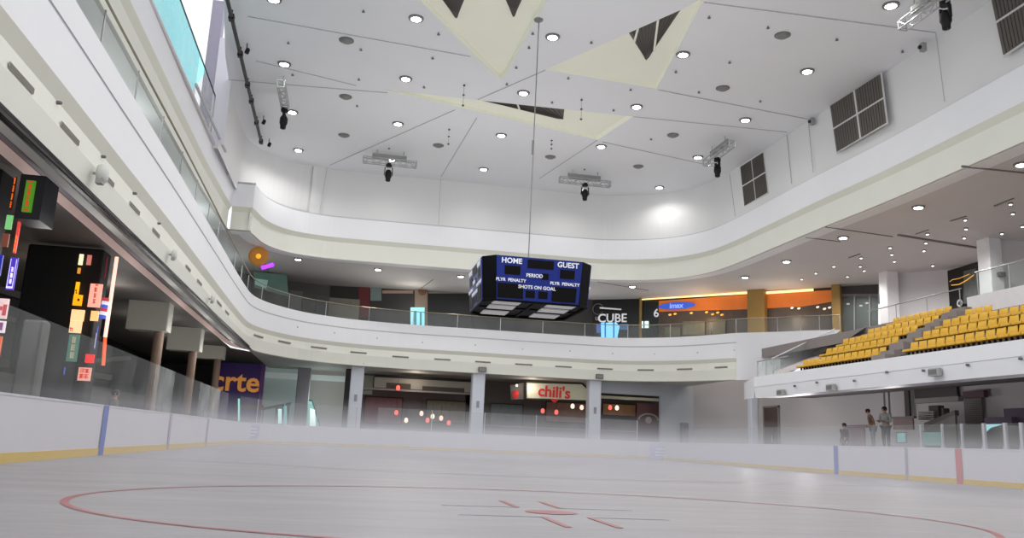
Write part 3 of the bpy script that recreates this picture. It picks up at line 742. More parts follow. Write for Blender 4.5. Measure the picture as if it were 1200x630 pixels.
for px, py, lb in ((917, 459.5, 'leftmost'), (976, 453.5, 'middle'), (1098, 435.5, 'rightmost')):
    p = at(px, py, 'x', 20.18)
    o = thing('small_floodlight', 'small grey floodlight on the white front below the yellow seats, %s of three' % lb, 'floodlight', p)
    MB().bbox((20.0, p.y-.28, p.z-.15), (20.18, p.y+.28, p.z+.13), .03).build('lamp_housing', mat('flood_grey', s(160, 160, 156), .6), o)
    MB().box((19.985, p.y-.2, p.z-.1), (20.0, p.y+.2, p.z+.07)).build('lamp_face', mat('flood_face', s(110, 110, 112), .3), o)
dots = [(75, 121), (126, 184), (162, 227), (190, 262), (348.7, 383), (392, 389.7), (442, 396), (495, 401), (557, 404), (612.6, 408.7), (668, 411), (718, 414), (767, 414.5), (817.5, 413), (860.6, 410)]
for k, (px, py) in enumerate(dots):
    h0 = hit_path(px, py, A_path, 0)
    if not h0: continue
    p, t = h0; f = Vector((t.y, -t.x, 0)); p = p-f*(.07 if k < 4 else 0)
    o = thing('fascia_stud', 'tiny dark stud light on the %s, %s' % (('left cream fascia' if k < 4 else 'far white parapet'), (ORD[k]+' back' if k < 4 else ORD[k-4]+' from the left')), 'stud light', p)
    MB().lathe(p-f*.06, [(.035, 0), (.035, .08), (.02, .1)], 10, f).build('stud_body', mat('stud_grey', s(110, 108, 106), .6), o)
for k, (px, py) in enumerate(((932, 452), (958, 448), (1002, 446), (1040, 436), (1083, 434), (1135, 427.5), (1197, 420))):
    p = at(px, py, 'x', 20.18)
    o = thing('fascia_stud', 'tiny dark stud light on the white front below the yellow seats, %s from the left' % ORD[k], 'stud light', p)
    MB().lathe(p, [(.05, 0), (.05, .08), (.02, .1)], 10, (-1, 0, 0)).build('stud_body', mat('stud_grey', s(110, 108, 106), .6), o)

# ================================================================ CEILING FITTINGS
def downlight(p, r, label, lens, group, deep=.06):
    o = thing('ceiling_downlight', label, 'downlight', p, group)
    MB().lathe(p-Vector((0, 0, .07)), [(r*.86, 0), (r*1.12, 0), (r*1.18, .03), (r*1.18, .08), (r*.86, .08)], 24).build('trim_ring', M_RING, o, smooth=False)
    MB().lathe(p-Vector((0, 0, .10)), [(r*.3, 0), (r*.7, .015), (r*.88, .05), (r*.88, .09)], 20).build('lens', lens, o, smooth=True)
    return o
cols = [-3.78*S, 1.35*S, 6.58*S, 11.88*S, 17.23*S]; rws = [23.4*S, 28.8*S, 34.25*S, 39.72*S, 45.35*S]
rl = ['fifth row from far wall', 'fourth row from far wall', 'third row from far wall', 'second row from far wall', 'row nearest far wall']
cl = ['leftmost', 'second from left', 'middle', 'second from right', 'rightmost']
LIGHTS = []
vis = {(0, 4), (1, 0), (1, 1), (1, 2), (1, 3), (1, 4)} | {(r, c) for r in (2, 3, 4) for c in range(5)}
for r in range(5):
    for c in range(5):
        if (r, c) == (4, 3): continue
        if (r, c) in vis: downlight(Vector((cols[c], rws[r], ZC)), .27, 'round downlight in the high white ceiling, %s, %s' % (rl[r], cl[c]), M_LENS, 'high ceiling downlights')
for y in [rws[0]-6.15*k for k in range(4, 0, -1)]+rws:
    for x in cols: LIGHTS.append((x, y))
for k, (px, py) in enumerate(((406, 47), (405, 113), (403, 158), (513.7, 170), (847, 103), (788.6, 158), (748, 194.6), (645, 183.5), (917, 41))):
    p = cz(px, py)
    o = thing('ceiling_speaker', 'unlit grey round ceiling speaker, ' + ['left column, nearest', 'left column, middle', 'left column, furthest', 'between the left truss and the centre', 'right of centre, second nearest', 'right of centre, third nearest', 'right of centre, nearest the far wall', 'beside the hanging cable near the far wall', 'nearest the right louvred windows'][k], 'speaker', p)
    MB().lathe(p-Vector((0, 0, .09)), [(.05, -.03), (.2, -.02), (.25, .03), (.29, .09)], 20).build('grille', M_SPK, o, smooth=True)
    MB().lathe(p-Vector((0, 0, .03)), [(.27, 0), (.33, 0), (.33, .03), (.27, .03)], 20).build('trim_ring', M_RING, o)
spr = [(624.4, 38), (605, 78), (666, 90.5), (693, 48.6), (739, 104), (719, 128), (831, 19), (855, 72), (819, 107), (792, 83), (647, 119), (763, 162), (685, 197.5), (900, 31), (980.6, 45), (1057.5, 59), (891, 117.5),
       (426, 12), (338, 49), (423, 57), (514, 38.6), (507, 67), (420.6, 92), (497, 101), (343, 86.6), (456, 173), (418.6, 123), (620, 54.5), (594, 97.5)]
sp0 = None
for k, (px, py) in enumerate(spr):
    p = cz(px, py)
    if sp0 is None:
        sp0 = thing('sprinkler_head', 'tiny dark sprinkler head dotted on the high white ceiling', 'sprinkler', p, 'sprinkler heads in the high ceiling')
        MB().lathe(p-Vector((0, 0, .1)), [(.03, 0), (.07, .01), (.07, .03), (.03, .05), (.03, .1)], 10).build('head', mat('sprinkler_grey', s(110, 110, 110), .5), sp0)
    else: dup(sp0, p)
for k, (pa, pb) in enumerate((((681.6, 116), (681.6, 139.5)), ((544, 99), (544.5, 123.5)), ((526.5, 151), (525.5, 168.5)), ((646.5, 164), (646, 174)))):
    p = cz(*pa); d = ray(*pb); t = p.y/d.y; q = Vector((p.x, p.y, EYE+d.z*t))
    o = thing('hanging_sensor', 'thin hanging wire with three dark beads below the ceiling, ' + ['right of the cable', 'above the long skylight', 'left of the long skylight', 'near the far wall'][k], 'sensor wire', p)
    MB().cyl(p, q, .012, n=6).build('wire', M_SEAM, o)
    for u in (.04, .5, 1): MB().lathe(p.lerp(q, u)-Vector((0, 0, .06)), [(.02, 0), (.06, .03), (.06, .07), (.02, .1)], 10).build('bead', mat('bead_dark', s(80, 80, 80), .5), o)

# light bar at the upper left
pa = at(265.5, -4, 'z', ZC-.35); pb = at(306.5, 168, 'z', ZC-.35)
o = thing('lighting_bar', 'long dark bar hung under the ceiling along the upper left wall', 'lighting bar', pa)
MB().cyl(pa, pb, .085, n=10).build('bar', mat('bar_dark', s(66, 62, 60), .5, .3), o)
for t in (.1, .3, .5, .62, .8, .98):
    q = pa.lerp(pb, t); MB().cbox(q, .22, .3, .24).build('clamp', M_BLACK, o)
    MB().cyl(q, q+Vector((0, 0, .35)), .03, n=6).build('hanger', M_BLACK, o)
for k, (px, py) in enumerate(((289, 58), (308.5, 141.5), (315, 168))):
    p = at(px, py, 'z', ZC-.3)
    o = thing('small_spotlight', 'small black spotlight on the ceiling beside the long dark bar, %s' % ['nearest', 'middle', 'furthest'][k], 'spotlight', p)
    MB().lathe(p-Vector((0, 0, .2)), [(.05, 0), (.1, .02), (.1, .22), (.05, .28)], 12, (.3, 0, 1)).build('lamp_can', M_BLACK, o)
    MB().cyl(p, p+Vector((0, 0, .3)), .025, n=6).build('stem', M_BLACK, o)

# trusses with moving-head lights
def truss(center, axis, length, label, plate=True):
    o = thing('lighting_truss', label, 'truss', center)
    a = Vector(axis); sd = a.cross(Vector((0, 0, 1))); h = .17
    L2 = length/2; c = Vector(center)
    for i, (p, q) in enumerate(((-1, -1), (1, -1), (-1, 1), (1, 1))):
        off = sd*(h*p)+Vector((0, 0, h*q)); MB().cyl(c-a*L2+off, c+a*L2+off, .03, n=8).build('chord', M_ALU, o)
    lat = MB(); n = int(length/.4)
    for i in range(n):
        t0 = -L2+length*i/n; t1 = -L2+length*(i+1)/n; fl = 1 if i % 2 else -1
        for p in (-1, 1): lat.cyl(c+a*t0+sd*h*p+Vector((0, 0, h*fl)), c+a*t1+sd*h*p-Vector((0, 0, h*fl)), .016, n=5)
        for q in (-1, 1): lat.cyl(c+a*t0+sd*h*fl+Vector((0, 0, h*q)), c+a*t1-sd*h*fl+Vector((0, 0, h*q)), .016, n=5)
    lat.build('lacing', M_ALU, o)
    for e in (-1, 1):
        end = MB(); pts = [c+a*L2*e+sd*(h*p)+Vector((0, 0, h*q)) for p, q in ((-1, -1), (1, -1), (1, 1), (-1, 1))]
        for p, q in zip(pts, pts[1:]+pts[:1]): end.cyl(p, q, .03, n=6)
        end.build('end_frame', M_ALU, o)
    if plate: MB().box(c-a*(L2*.68)-sd*.05+Vector((0, 0, h)), c+a*(L2*.62)+sd*.05+Vector((0, 0, h+.3))).build('mounting_channel', mat('channel_grey', s(150, 152, 150), .5, .4), o)
    for t in (-.5, .5): MB().cyl(c+a*L2*t+Vector((0, 0, h)), Vector((c.x+a.x*L2*t, c.y+a.y*L2*t, ZC)), .025, n=6).build('drop_rod', M_ALU, o)
    return o
def moving_head(p, label, sc=1.0, rz=0):
    o = thing('moving_head_light', label, 'stage light', p)
    R = Matrix.Rotation(rz, 3, 'Z')
    V = lambda x, y, z: p+R@(Vector((x, y, z))*sc)
    MB().lathe(V(0, 0, -.22), [(.17*sc, 0), (.2*sc, .04*sc), (.2*sc, .2*sc), (.15*sc, .24*sc)], 14).build('base', M_BLACK, o)
    for e in (-1, 1):
        MB().prism([V(.2*e, -.08, -.25), V(.2*e, .08, -.25), V(.23*e, .06, -.78), V(.23*e, -.06, -.78)], R@Vector((.05*e*sc, 0, 0))).build('yoke_arm', M_BLACK, o)
    MB().lathe(V(0, 0, -1.18), [(.1*sc, 0), (.15*sc, .02*sc), (.16*sc, .2*sc), (.21*sc, .32*sc), (.21*sc, .6*sc), (.12*sc, .76*sc)], 16).build('head', M_BLACK, o, smooth=True)
    MB().lathe(V(0, 0, -1.2), [(.06*sc, 0), (.1*sc, .03*sc)], 14).build('lens', M_BLACKG, o)
ZT = ZC-.75
p = at(457, 190, 'z', ZT); truss((p.x, p.y, ZT), (1, 0, 0), 3.2, 'aluminium box truss under the ceiling near the far wall, left of the scoreboard cable')
q = at(455.5, 194, 'z', ZT-.05); moving_head(Vector((q.x, p.y-.05, ZT-.12)), 'black moving-head light hanging from the far truss left of the scoreboard cable', .95)
p = at(685.5, 213, 'z', ZT); truss((p.x, p.y, ZT), (1, 0, 0), 3.3, 'aluminium box truss under the ceiling near the far wall, right of the scoreboard cable')
moving_head(Vector((p.x, p.y-.05, ZT-.12)), 'black moving-head light hanging from the far truss right of the scoreboard cable', .95)
p = at(842, 180, 'z', ZT); truss((p.x, p.y, ZT), (0, 1, 0), 3.4, 'aluminium box truss running along the right wall beside the smaller louvred window')
q = at(844, 188, 'z', ZT-.25); moving_head(Vector((p.x+.1, q.y, ZT-.12)), 'black moving-head light on the truss beside the smaller louvred window', .95, PI/2)
p = at(1088, 8, 'z', ZT); truss((p.x, p.y, ZT), (0, 1, 0), 3.0, 'aluminium box truss on the right cut off by the top edge of the view')
q = at(1099, 8, 'z', ZT-.3); moving_head(Vector((p.x+.25, q.y, ZT-.02)), 'black moving-head light on the right truss, largest and nearest of its kind', .95, PI/2)
p = at(332, 113, 'z', ZT); truss((p.x, p.y, ZT), (0, 1, 0), 3.2, 'aluminium box truss seen end-on near the upper left wall', False)
q = at(332.5, 131, 'z', ZT-.3); moving_head(Vector((p.x, q.y, ZT-.1)), 'black moving-head light on the end-on truss at the upper left', .95, PI/2)

# wall louvre windows on the upper right wall
def louvre_window(c4, label):
    """c4: corners a(top far) b(top near) c(bottom near) d(bottom far) on the wall"""
    o = thing('louvre_window', label, 'louvred window', c4[3])
    a, b, c, d = c4; off = Vector((-.05, 0, 0))
    MB().prism([q+off*.4 for q in (a, b, c, d)], (.05, 0, 0)).build('window_frame', mat('louvre_frame', s(214, 212, 210), .6), o)
    lerp2 = lambda u, v: (a.lerp(b, u)).lerp(d.lerp(c, u), v)
    for u0, u1 in ((.015, .48), (.52, .985)):
        for v0, v1 in ((.02, .48), (.52, .98)):
            f = [lerp2(u0, v0), lerp2(u1, v0), lerp2(u1, v1), lerp2(u0, v1)]
            pnl = MB().prism([q+off*.9 for q in f], (.02, 0, 0)).build('louvre_panel', M_LOUV, o)
            sl = MB()
            for k in range(1, 10):
                p0 = f[0].lerp(f[1], k/10); p1 = f[3].lerp(f[2], k/10); sl.cyl(p0+off, p1+off, .018, n=4)
            sl.build('slats', mat('slat_dark', s(70, 66, 62), .6), pnl)
XU = 20.0*S
for pxs, lb in (([(972.7, 123.8), (1033, 85), (1040.3, 144.4), (980.6, 179.4)], 'dark four-pane louvred window on the upper right wall, the middle one'),
                ([(867.7, 195), (895, 177.7), (900.7, 226), (872.7, 242.3)], 'dark four-pane louvred window on the upper right wall, smallest, nearest the far wall'),
                ([(1159, -12), (1255, -74), (1267, 6), (1176, 67)], 'dark four-pane louvred window on the upper right wall, cut by the top right edge')):
    louvre_window([at(x, y, 'x', XU) for x, y in pxs], lb)
for px, py, lb in ((1085, 55, 'small grey camera on the upper right wall below the black moving head'), (954.5, 142, 'small dark bracket lamp on the upper right wall left of the middle louvred window')):
    p = at(px, py, 'x', XU)
    o = thing('wall_camera', lb, 'camera', p)
    MB().bbox((p.x-.25, p.y-.12, p.z-.2), (p.x-.02, p.y+.12, p.z+.15), .03).build('camera_body', mat('cam_grey', s(150, 150, 150), .5), o)
    MB().lathe((p.x-.25, p.y, p.z-.05), [(.08, 0), (.08, .08), (.05, .1)], 12, (-1, 0, 0)).build('camera_lens', M_BLACKG, o)

# gallery soffit lights
gl = [(741, 335), (873, 324), (921.6, 305.7), (988, 277.6), (1076, 242), (1197, 191.7), (443, 315), (540, 323), (349.5, 303)]
gn = ['right of the scoreboard over the black shop', 'over the gold column', 'third from the gold column', 'fourth from the gold column', 'fifth from the gold column', 'nearest, at the right edge', 'left of the scoreboard', 'just beside the scoreboard left face', 'over the far left corner']
for (px, py), n_ in zip(gl, gn): downlight(at(px, py, 'z', ZG+.02), .24, 'bright round downlight in the grey gallery soffit, ' + n_, M_LENS, 'large soffit downlights')
gs = [(977, 311), (1009, 301), (1043, 289), (1045, 297), (1048, 305), (1008, 311), (1012.7, 316), (993, 323), (956, 319), (939.4, 326), (1086.6, 273), (1085, 283.6), (1082.7, 292.7), (1093, 310), (1131, 256.5), (1132, 267), (1129.7, 277.6), (1184, 237.8), (1186.7, 249), (1174, 272.5), (1198, 264)]
d0 = None
for px, py in gs:
    p = at(px, py, 'z', ZG+.02)
    if d0 is None:
        d0 = downlight(p, .085, 'tiny round spotlight set in the grey gallery soffit above the yellow seats', M_LENS2, 'small soffit spotlights above the seats')
        d0.name = 'soffit_spotlight'
    else: dup(d0, p)

# ================================================================ SCOREBOARD
SC = Vector((6.46, 31.1, 0)); ZT_, ZB_ = 7.32, 5.70
sb = thing('scoreboard', 'blue and black four-sided hanging scoreboard with white lettering', 'scoreboard', (SC.x, SC.y, ZB_))
def octo(hw, ch, z): return [SC+Vector((x, y, z)) for x, y in ((-hw+ch, -hw), (hw-ch, -hw), (hw, -hw+ch), (hw, hw-ch), (hw-ch, hw), (-hw+ch, hw), (-hw, hw-ch), (-hw, -hw+ch))]
T, B = octo(2.06, .42, ZT_), octo(1.95, .4, ZB_)
body = MB(); vs = T+B
body.add(vs, [[0, 1, 2, 3, 4, 5, 6, 7]]+[[i, (i+1) % 8, 8+(i+1) % 8, 8+i] for i in range(8)])
body.build('cabinet', M_SBBLK, sb)
MB().tube([p for p in B+[B[0]]], .05, 6).build('lower_frame', M_SBBLK, sb)
for side in range(4):
    R = Matrix.Rotation(side*PI/2, 3, 'Z')
    tl_, tr_, bl_, br_ = [SC+R@(v-SC) for v in (T[0], T[1], B[0], B[1])]
    nrm = R@Vector((0, -1, 0)); o3 = nrm*.03
    ux = (tr_-tl_).normalized(); vy = ((tl_-bl_)).normalized()
    P = lambda u, v: (tl_.lerp(tr_, u)).lerp(bl_.lerp(br_, u), v)
    fp = MB().prism([P(.01, .01)+o3, P(.99, .01)+o3, P(.99, .98)+o3, P(.01, .98)+o3], -o3*.9).build('score_panel', M_SBBLUE, sb)
    for u0, u1, v0, v1 in ((.36, .66, .05, .24), (.1, .28, .22, .42), (.74, .91, .22, .42), (.53, .61, .34, .48), (.02, .32, .62, .95), (.66, .95, .62, .95), (.35, .46, .75, .91), (.5, .61, .75, .91)):
        MB().prism([P(u0, v0)+o3*1.4, P(u1, v0)+o3*1.4, P(u1, v1)+o3*1.4, P(u0, v1)+o3*1.4], -o3*.6).build('display', mat('display_black', s(13, 11, 10), .6, spec=.1), fp)
    for body_, u, v, sz in (('HOME', .18, .115, .27), ('GUEST', .825, .115, .27), ('PERIOD', .445, .41, .18), ('PLYR  PENALTY', .175, .545, .16), ('PLYR  PENALTY', .805, .545, .16), ('SHOTS ON GOAL', .48, .675, .175)):
        text('lettering', body_, P(u, v)+o3*1.5, sz, ux, vy, M_LETTER, fp, .012)
# open underside: cross frame and four pale panels
zb = ZB_+.04; X0 = SC.x; Y0 = SC.y
un = MB().box((X0-.06, Y0-1.9, zb-.03), (X0+.06, Y0+1.9, zb+.05)).box((X0-1.9, Y0-.06, zb-.03), (X0+1.9, Y0+.06, zb+.05)); un.build('cross_frame', M_SBBLK, sb)
MB().add([p+Vector((0, 0, .06)) for p in B], [list(range(8))]).build('underside', M_SBBLK, sb)
for (x0, x1, y0, y1) in ((-1.55, -.55, -1.72, -1.05), (-1.55, -.55, -.7, .1), (.45, 1.5, -1.72, -1.05), (.45, 1.5, -.7, .1), (-1.55, -.55, .7, 1.6), (.45, 1.5, .7, 1.6)):
    MB().box((X0+x0, Y0+y0, zb-.05), (X0+x1, Y0+y1, zb-.01)).build('underside_panel', M_SBPAN, sb)
MB().lathe((X0, Y0, ZT_-.02), [(.3, 0), (.3, .05), (.1, .1), (.07, .45), (.03, .5)], 14).build('hanging_boss', M_STEEL, sb)
o = thing('scoreboard_cable', 'thin grey cable hanging from the ceiling down to the scoreboard', 'cable', (X0, Y0, ZT_))
MB().cyl((X0, Y0, ZT_+.45), (X0+.02, Y0-.1, ZC), .022, n=8).build('cable', mat('cable_grey', s(120, 120, 120), .5), o)
MB().lathe((X0, Y0-.1, ZC-.12), [(.05, 0), (.17, .06), (.2, .12)], 16).build('ceiling_cup', M_SPK, o)
MB().cyl((X0, Y0, 12), (X0, Y0, 12.6), .05, n=8).build('coupling', mat('cable_grey', s(120, 120, 120), .5), o)

# ================================================================ LEFT: NEON ALLEY UNDER THE BALCONY
def lit(px0, py0, px1, py1, Y, parent, mname, rgb, k, deco=None):
    a = at((px0+px1)/2, py0, 'y', Y); b = at((px0+px1)/2, py1, 'y', Y)
    sh = min(.07*(py1-py0), .32*(px1-px0)); ym = (py0+py1)/2
    x0 = at(px0+sh, ym, 'y', Y).x; x1 = at(px1-sh, ym, 'y', Y).x; z0, z1 = min(a.z, b.z), max(a.z, b.z)
    o = MB().box((x0, Y-.06, z0), (x1, Y, z1)).build('lit_panel', glow(mname, rgb, k), parent)
    w, h = x1-x0, z1-z0
    if deco:
        rgb2, spec = deco; mb = MB()
        for (u0, u1, v0, v1) in spec: mb.box((x0+w*u0, Y-.075, z1-h*v1), (x0+w*u1, Y-.061, z1-h*v0))
        mb.build('sign_strokes', glow(mname+'_strokes', rgb2, .7), o)
    return o
def glyphs(n, u0=.25, u1=.75, v0=.06, v1=.94, seed=1):
    """n stacked blocky characters made of small strokes"""
    rnd = random.Random(seed); out = []; h = (v1-v0)/n
    for i in range(n):
        a = v0+i*h; b = a+h*.82; w = u1-u0
        for t in (.06, .4, .76): out.append((u0+w*rnd.uniform(0, .12), u1-w*rnd.uniform(0, .12), a+(b-a)*t, a+(b-a)*(t+.14)))
        out.append((u0+w*rnd.uniform(.1, .3), u0+w*rnd.uniform(.32, .42), a, b)); out.append((u1-w*rnd.uniform(.3, .42), u1-w*rnd.uniform(.1, .25), a+h*.1, b))
    return out
YB = 25.2
tb = thing('neon_sign_tower', 'tall dark tower of glowing shop signs with pale neon edge behind the left glass', 'sign tower', (-8.2, YB, 0))
a = at(76, 300, 'y', YB); 
MB().bbox((-9.2, YB, 1.0), (-7.2, YB+.8, 5.62), .04).build('tower_box', M_DARK, tb)
for y0, y1, c0, c1 in ((299, 395, 138.2, 124.4),):
    p = at(c0-1.2, y0+2, 'y', YB-.1); q = at(c1-1.2, y1, 'y', YB-.1)
    MB().cyl(p, q, .05).build('neon_edge', glow('neon_pale', (250, 196, 180), 1.2), tb)
p = at(123.2, 396, 'y', YB-.1); q = at(121, 428, 'y', YB-.1); MB().cyl(p, q, .045).build('neon_edge', glow('neon_orange', (236, 92, 50), 1.1), tb, label='orange neon tube')
lit(92.2, 298, 98.4, 310.5, YB-.06, tb, 'sign_cream', (252, 240, 190), 1.0)
lit(101.6, 299, 108, 310.5, YB-.06, tb, 'sign_rose', (200, 120, 110), .8)
lit(91, 314, 95, 320.5, YB-.06, tb, 'sign_ochre', (224, 150, 60), .8)
lit(87.8, 330.5, 94, 345.5, YB-.06, tb, 'sign_amber', (250, 176, 20), 1.0, ((90, 50, 10), [(.2, .6, .6, .75), (.4, .8, .8, .92)]))
lit(85.4, 345.5, 97.5, 358, YB-.07, tb, 'sign_amber2', (250, 166, 20), 1.0, ((80, 36, 10), [(.5, .75, .35, .6)]))
lit(103, 332.7, 121, 360, YB-.06, tb, 'sign_salmon', (240, 160, 140), 1.0, ((150, 60, 60), glyphs(3, .38, .62, .15, .9, 3)+[(.42, .66, .03, .08)]))
lit(123.2, 301, 126, 326, YB-.06, tb, 'sign_maroon', (96, 24, 34), .7)
lit(83, 363, 100, 376, YB-.06, tb, 'sign_peach', (244, 196, 142), 1.0)
lit(81.2, 376, 97, 390, YB-.07, tb, 'sign_peach2', (240, 200, 150), .95, ((190, 60, 40), [(.06, .3, .6, .68), (.1, .16, .55, .9), (.24, .3, .6, .9)]))
lit(106, 364.4, 116.5, 376, YB-.06, tb, 'sign_peach3', (244, 184, 120), 1.0)
lit(77.8, 392, 94.5, 423.5, YB-.06, tb, 'sign_green_frame', (70, 120, 100), .55, ((170, 150, 130), glyphs(3, .3, .72, .08, .94, 5)))
lit(111.6, 382, 114.8, 409, YB-.06, tb, 'sign_blue_strip', (70, 76, 150), .7, ((190, 180, 210), [(.2, .8, .3, .95)]))
lit(99.8, 415, 111.4, 425, YB-.06, tb, 'sign_red', (220, 36, 36), 1.0)
lit(91, 430.5, 108, 446, YB-.06, tb, 'sign_redwhite', (226, 160, 140), .8, ((196, 50, 44), glyphs(2, .1, .9, .08, .9, 8)))
pole = MB(); 
for k in range(6):
    p = at(124.5-.8*k, 349+4*k, 'y', YB-.16); q = at(124.3-.8*(k+1), 349+4*(k+1), 'y', YB-.16)
    pole.m([0, 1, 2][k % 3]).cyl(p, q, .09, n=12)
pole.build('barber_pole', [glow('pole_red', (190, 60, 70), .7), glow('pole_white', (220, 220, 230), .7), glow('pole_blue', (70, 90, 190), .8)], tb)
lit(75, 430, 77, 439, YB-.06, tb, 'sign_blue_small', (60, 90, 190), .7)

YA = 18.4
ta = thing('neon_sign_tower', 'dark tower of green, purple and red lit signs at the left edge, partly cut off', 'sign tower', (-7.9, YA, 0))
MB().bbox((-9.6, YA, 1.3), (-7.45, YA+.7, 5.85), .04).build('tower_box', M_DARK, ta)
p0 = at(24, 209, 'y', YA-.5); p1 = at(45, 251, 'y', YA-.5)
MB().box((p0.x, YA-.5, p1.z-.12), (p1.x+.03, YA+.3, p0.z+.1)).build('green_sign_box', mat('sign_box_grey', s(52, 52, 56), .5), ta)
lit(26.5, 212, 42.5, 249, YA-.51, ta, 'sign_green', (84, 150, 40), .5, ((190, 60, 30), glyphs(4, .3, .68, .12, .86, 11)+[(.2, .8, .02, .06), (.2, .8, .92, .97)]))
lit(13, 208, 19.5, 247, YA-.05, ta, 'sign_dark_char', (40, 22, 10), .4, ((230, 110, 20), glyphs(4, .15, .85, .02, .98, 12)))
lit(6.7, 252.6, 16, 269, YA-.05, ta, 'sign_mint', (120, 190, 120), .8)
lit(16.5, 260, 24.5, 297, YA-.06, ta, 'sign_redstrip', (216, 66, 60), .8, ((240, 150, 60), glyphs(4, .3, .7, .45, .98, 13)))
lit(2.5, 274, 12, 289.5, YA-.05, ta, 'sign_brown', (120, 66, 50), .6)
lit(-6, 299, 4.5, 323, YA-.05, ta, 'sign_navy', (30, 40, 150), .8)
lit(8, 302, 22, 340, YA-.08, ta, 'sign_violet', (72, 50, 170), .8, ((226, 220, 250), glyphs(3, .35, .7, .3, .85, 14)+[(.1, .16, .05, .95), (.86, .92, .05, .95), (.1, .9, .9, .96)]))
lit(-3, 350, 11.5, 373.5, YA-.05, ta, 'sign_whitepink', (220, 190, 190), .8, ((190, 60, 70), [(.55, .95, .3, .85), (.2, .5, .4, .6)]))
lit(-3, 376, 7.8, 390, YA-.05, ta, 'sign_whitepurple', (220, 206, 214), .8, ((120, 60, 110), [(.3, .75, .15, .8)]))
lit(-3, 394, 3.5, 421, YA-.05, ta, 'sign_orangered', (200, 96, 60), .8)

# dark steelwork and low panels inside the alley
o = thing('steel_framework', 'dark steel beams spanning behind the left sign towers', 'steel frame', (-10, 22, 3))
for a_, b_, r in (((-11.5, 20, 4.4), (-9.0, 30, 4.3), .14), ((-11.5, 21, 3.6), (-8.6, 31, 3.6), .12), ((-12, 23, 2.4), (-8.6, 33, 2.4), .14), ((-9.6, 23.5, 0), (-9.6, 23.5, 5.4), .09), ((-9.3, 30, 0), (-9.3, 30, 5.4), .09), ((-10.8, 26.5, 0), (-10.8, 26.5, 5.4), .1), ((-12, 25, 1.7), (-8.5, 35, 3.3), .1)):
    MB().cyl(a_, b_, r, n=4).build('beam', mat('beam_brown', s(58, 50, 44), .6, .2), o)
for (px0, py0, px1, py1, Y, rgb, lb) in ((35, 296, 80, 303, 27, (92, 70, 58), 'dim brown lit shop shelf between the two sign towers, upper'), (36, 328, 76, 341, 27, (120, 96, 84), 'dim tan shop awning between the two sign towers, lower')):
    a = at(px0, py0, 'y', Y); b = at(px1, py1, 'y', Y)
    MB().prism([(a.x, Y, b.z), (b.x, Y, b.z), (b.x, Y, a.z-.15), (a.x+.2, Y, a.z)], (0, .6, 0)).build('shop_awning', mat('awning_%d' % rgb[0], s(*rgb), .7, emit=.12), label=lb, cat='awning')
p = at(35, 430, 'y', 21); o = column('concrete_post', 'grey concrete post behind the left glass below the sign towers', p.x, 21, .5, .4, 0, 3.0, mat('concrete_dim', s(112, 110, 108), .8))
a = at(0, 400, 'x', -8.6)
MB().box((-8.7, 12, -.03), (-8.6, 34, 1.9)).build('wall_alley_hoarding', mat('hoarding_grey', s(88, 86, 84), .7, noise=.15, scale=1), kind='structure')
MB().box((-9.4, 26.5, -.03), (-9.3, 52, 2.1)).build('wall_alley_shopfront', mat('shopfront_brown', s(60, 52, 48), .6, noise=.25, scale=1.5), kind='structure')

# ================================================================ FAR LEFT CORNER
pa = at(262, 421, 'y', 57.5); pb = at(311, 430, 'y', 57.5)
o = thing('purple_signboard', 'large purple signboard with big orange letters behind the far left corner', 'signboard', (pa.x, 57.5, 1))
zt = (pa.z+pb.z)/2
MB().box((pa.x-.2, 57.5, -.03), (pb.x, 57.7, zt)).build('board_panel', M_PURPLE, o)
MB().box((pb.x-.25, 57.44, .2), (pb.x, 57.5, zt)).build('edge_band', mat('edge_violet', s(104, 64, 122), .5), o)
p = at(286.5, 448, 'y', 57.4)
text('lettering', 'crte', (p.x-.55, 57.42, p.z), 1.85, (1, 0, 0), (0, 0, 1), M_ORANGE, o, .05)
p = at(292, 476, 'y', 57.4); MB().box((p.x-.9, 57.42, p.z-.12), (p.x+.9, 57.48, p.z+.12)).build('lower_caption', mat('caption_brown', s(120, 84, 62), .5), o)
# pale bays, their light put into the wall colour and glow
for k, (x0, y0, x1, y1, lb) in enumerate(((311.5, 430, 349, 500, 'a'), (360, 432, 404, 505, 'b'))):
    Y = 63; a = at(x0, y0, 'y', Y); b = at(x1, y1, 'y', Y)
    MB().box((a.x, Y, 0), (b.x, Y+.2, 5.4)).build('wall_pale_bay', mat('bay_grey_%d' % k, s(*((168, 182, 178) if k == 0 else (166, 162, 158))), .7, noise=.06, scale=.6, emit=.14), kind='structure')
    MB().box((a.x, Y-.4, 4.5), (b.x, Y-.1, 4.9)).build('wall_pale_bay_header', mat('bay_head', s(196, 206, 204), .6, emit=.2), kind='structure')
def lamp_screen(px0, py0, px1, py1, Y, name, label, cat, rgb, k, frame=None, poly=None):
    pts = [at(*q, 'y', Y) for q in (poly or [(px0, py0), (px1, py0), (px1, py1), (px0, py1)])]
    o = thing(name, label, cat, pts[-1])
    MB().prism(pts, (0, .06, 0)).build('lit_face', glow(name+'_%d_%d' % (px0, py0), rgb, k), o)
    c0 = sum(pts, Vector())/len(pts)
    MB().tube(pts+[pts[0]], .05, 6).build('frame', frame or mat('screen_frame', s(60, 84, 86), .5), o)
    return o
lamp_screen(325, 478, 331, 497, 61.5, 'glowing_doorway', 'narrow glowing pale cyan doorway behind the far left corner glass', 'lit doorway', (200, 240, 236), .9)
lamp_screen(331.5, 474, 337, 499, 61.6, 'glowing_window', 'narrow cyan window beside the glowing doorway at the far left', 'lit window', (110, 190, 196), .7)
lamp_screen(278, 466, 282, 494, 56.5, 'glowing_pillar', 'slim glowing teal light pillar in front of the purple signboard', 'light pillar', (150, 214, 206), .8)
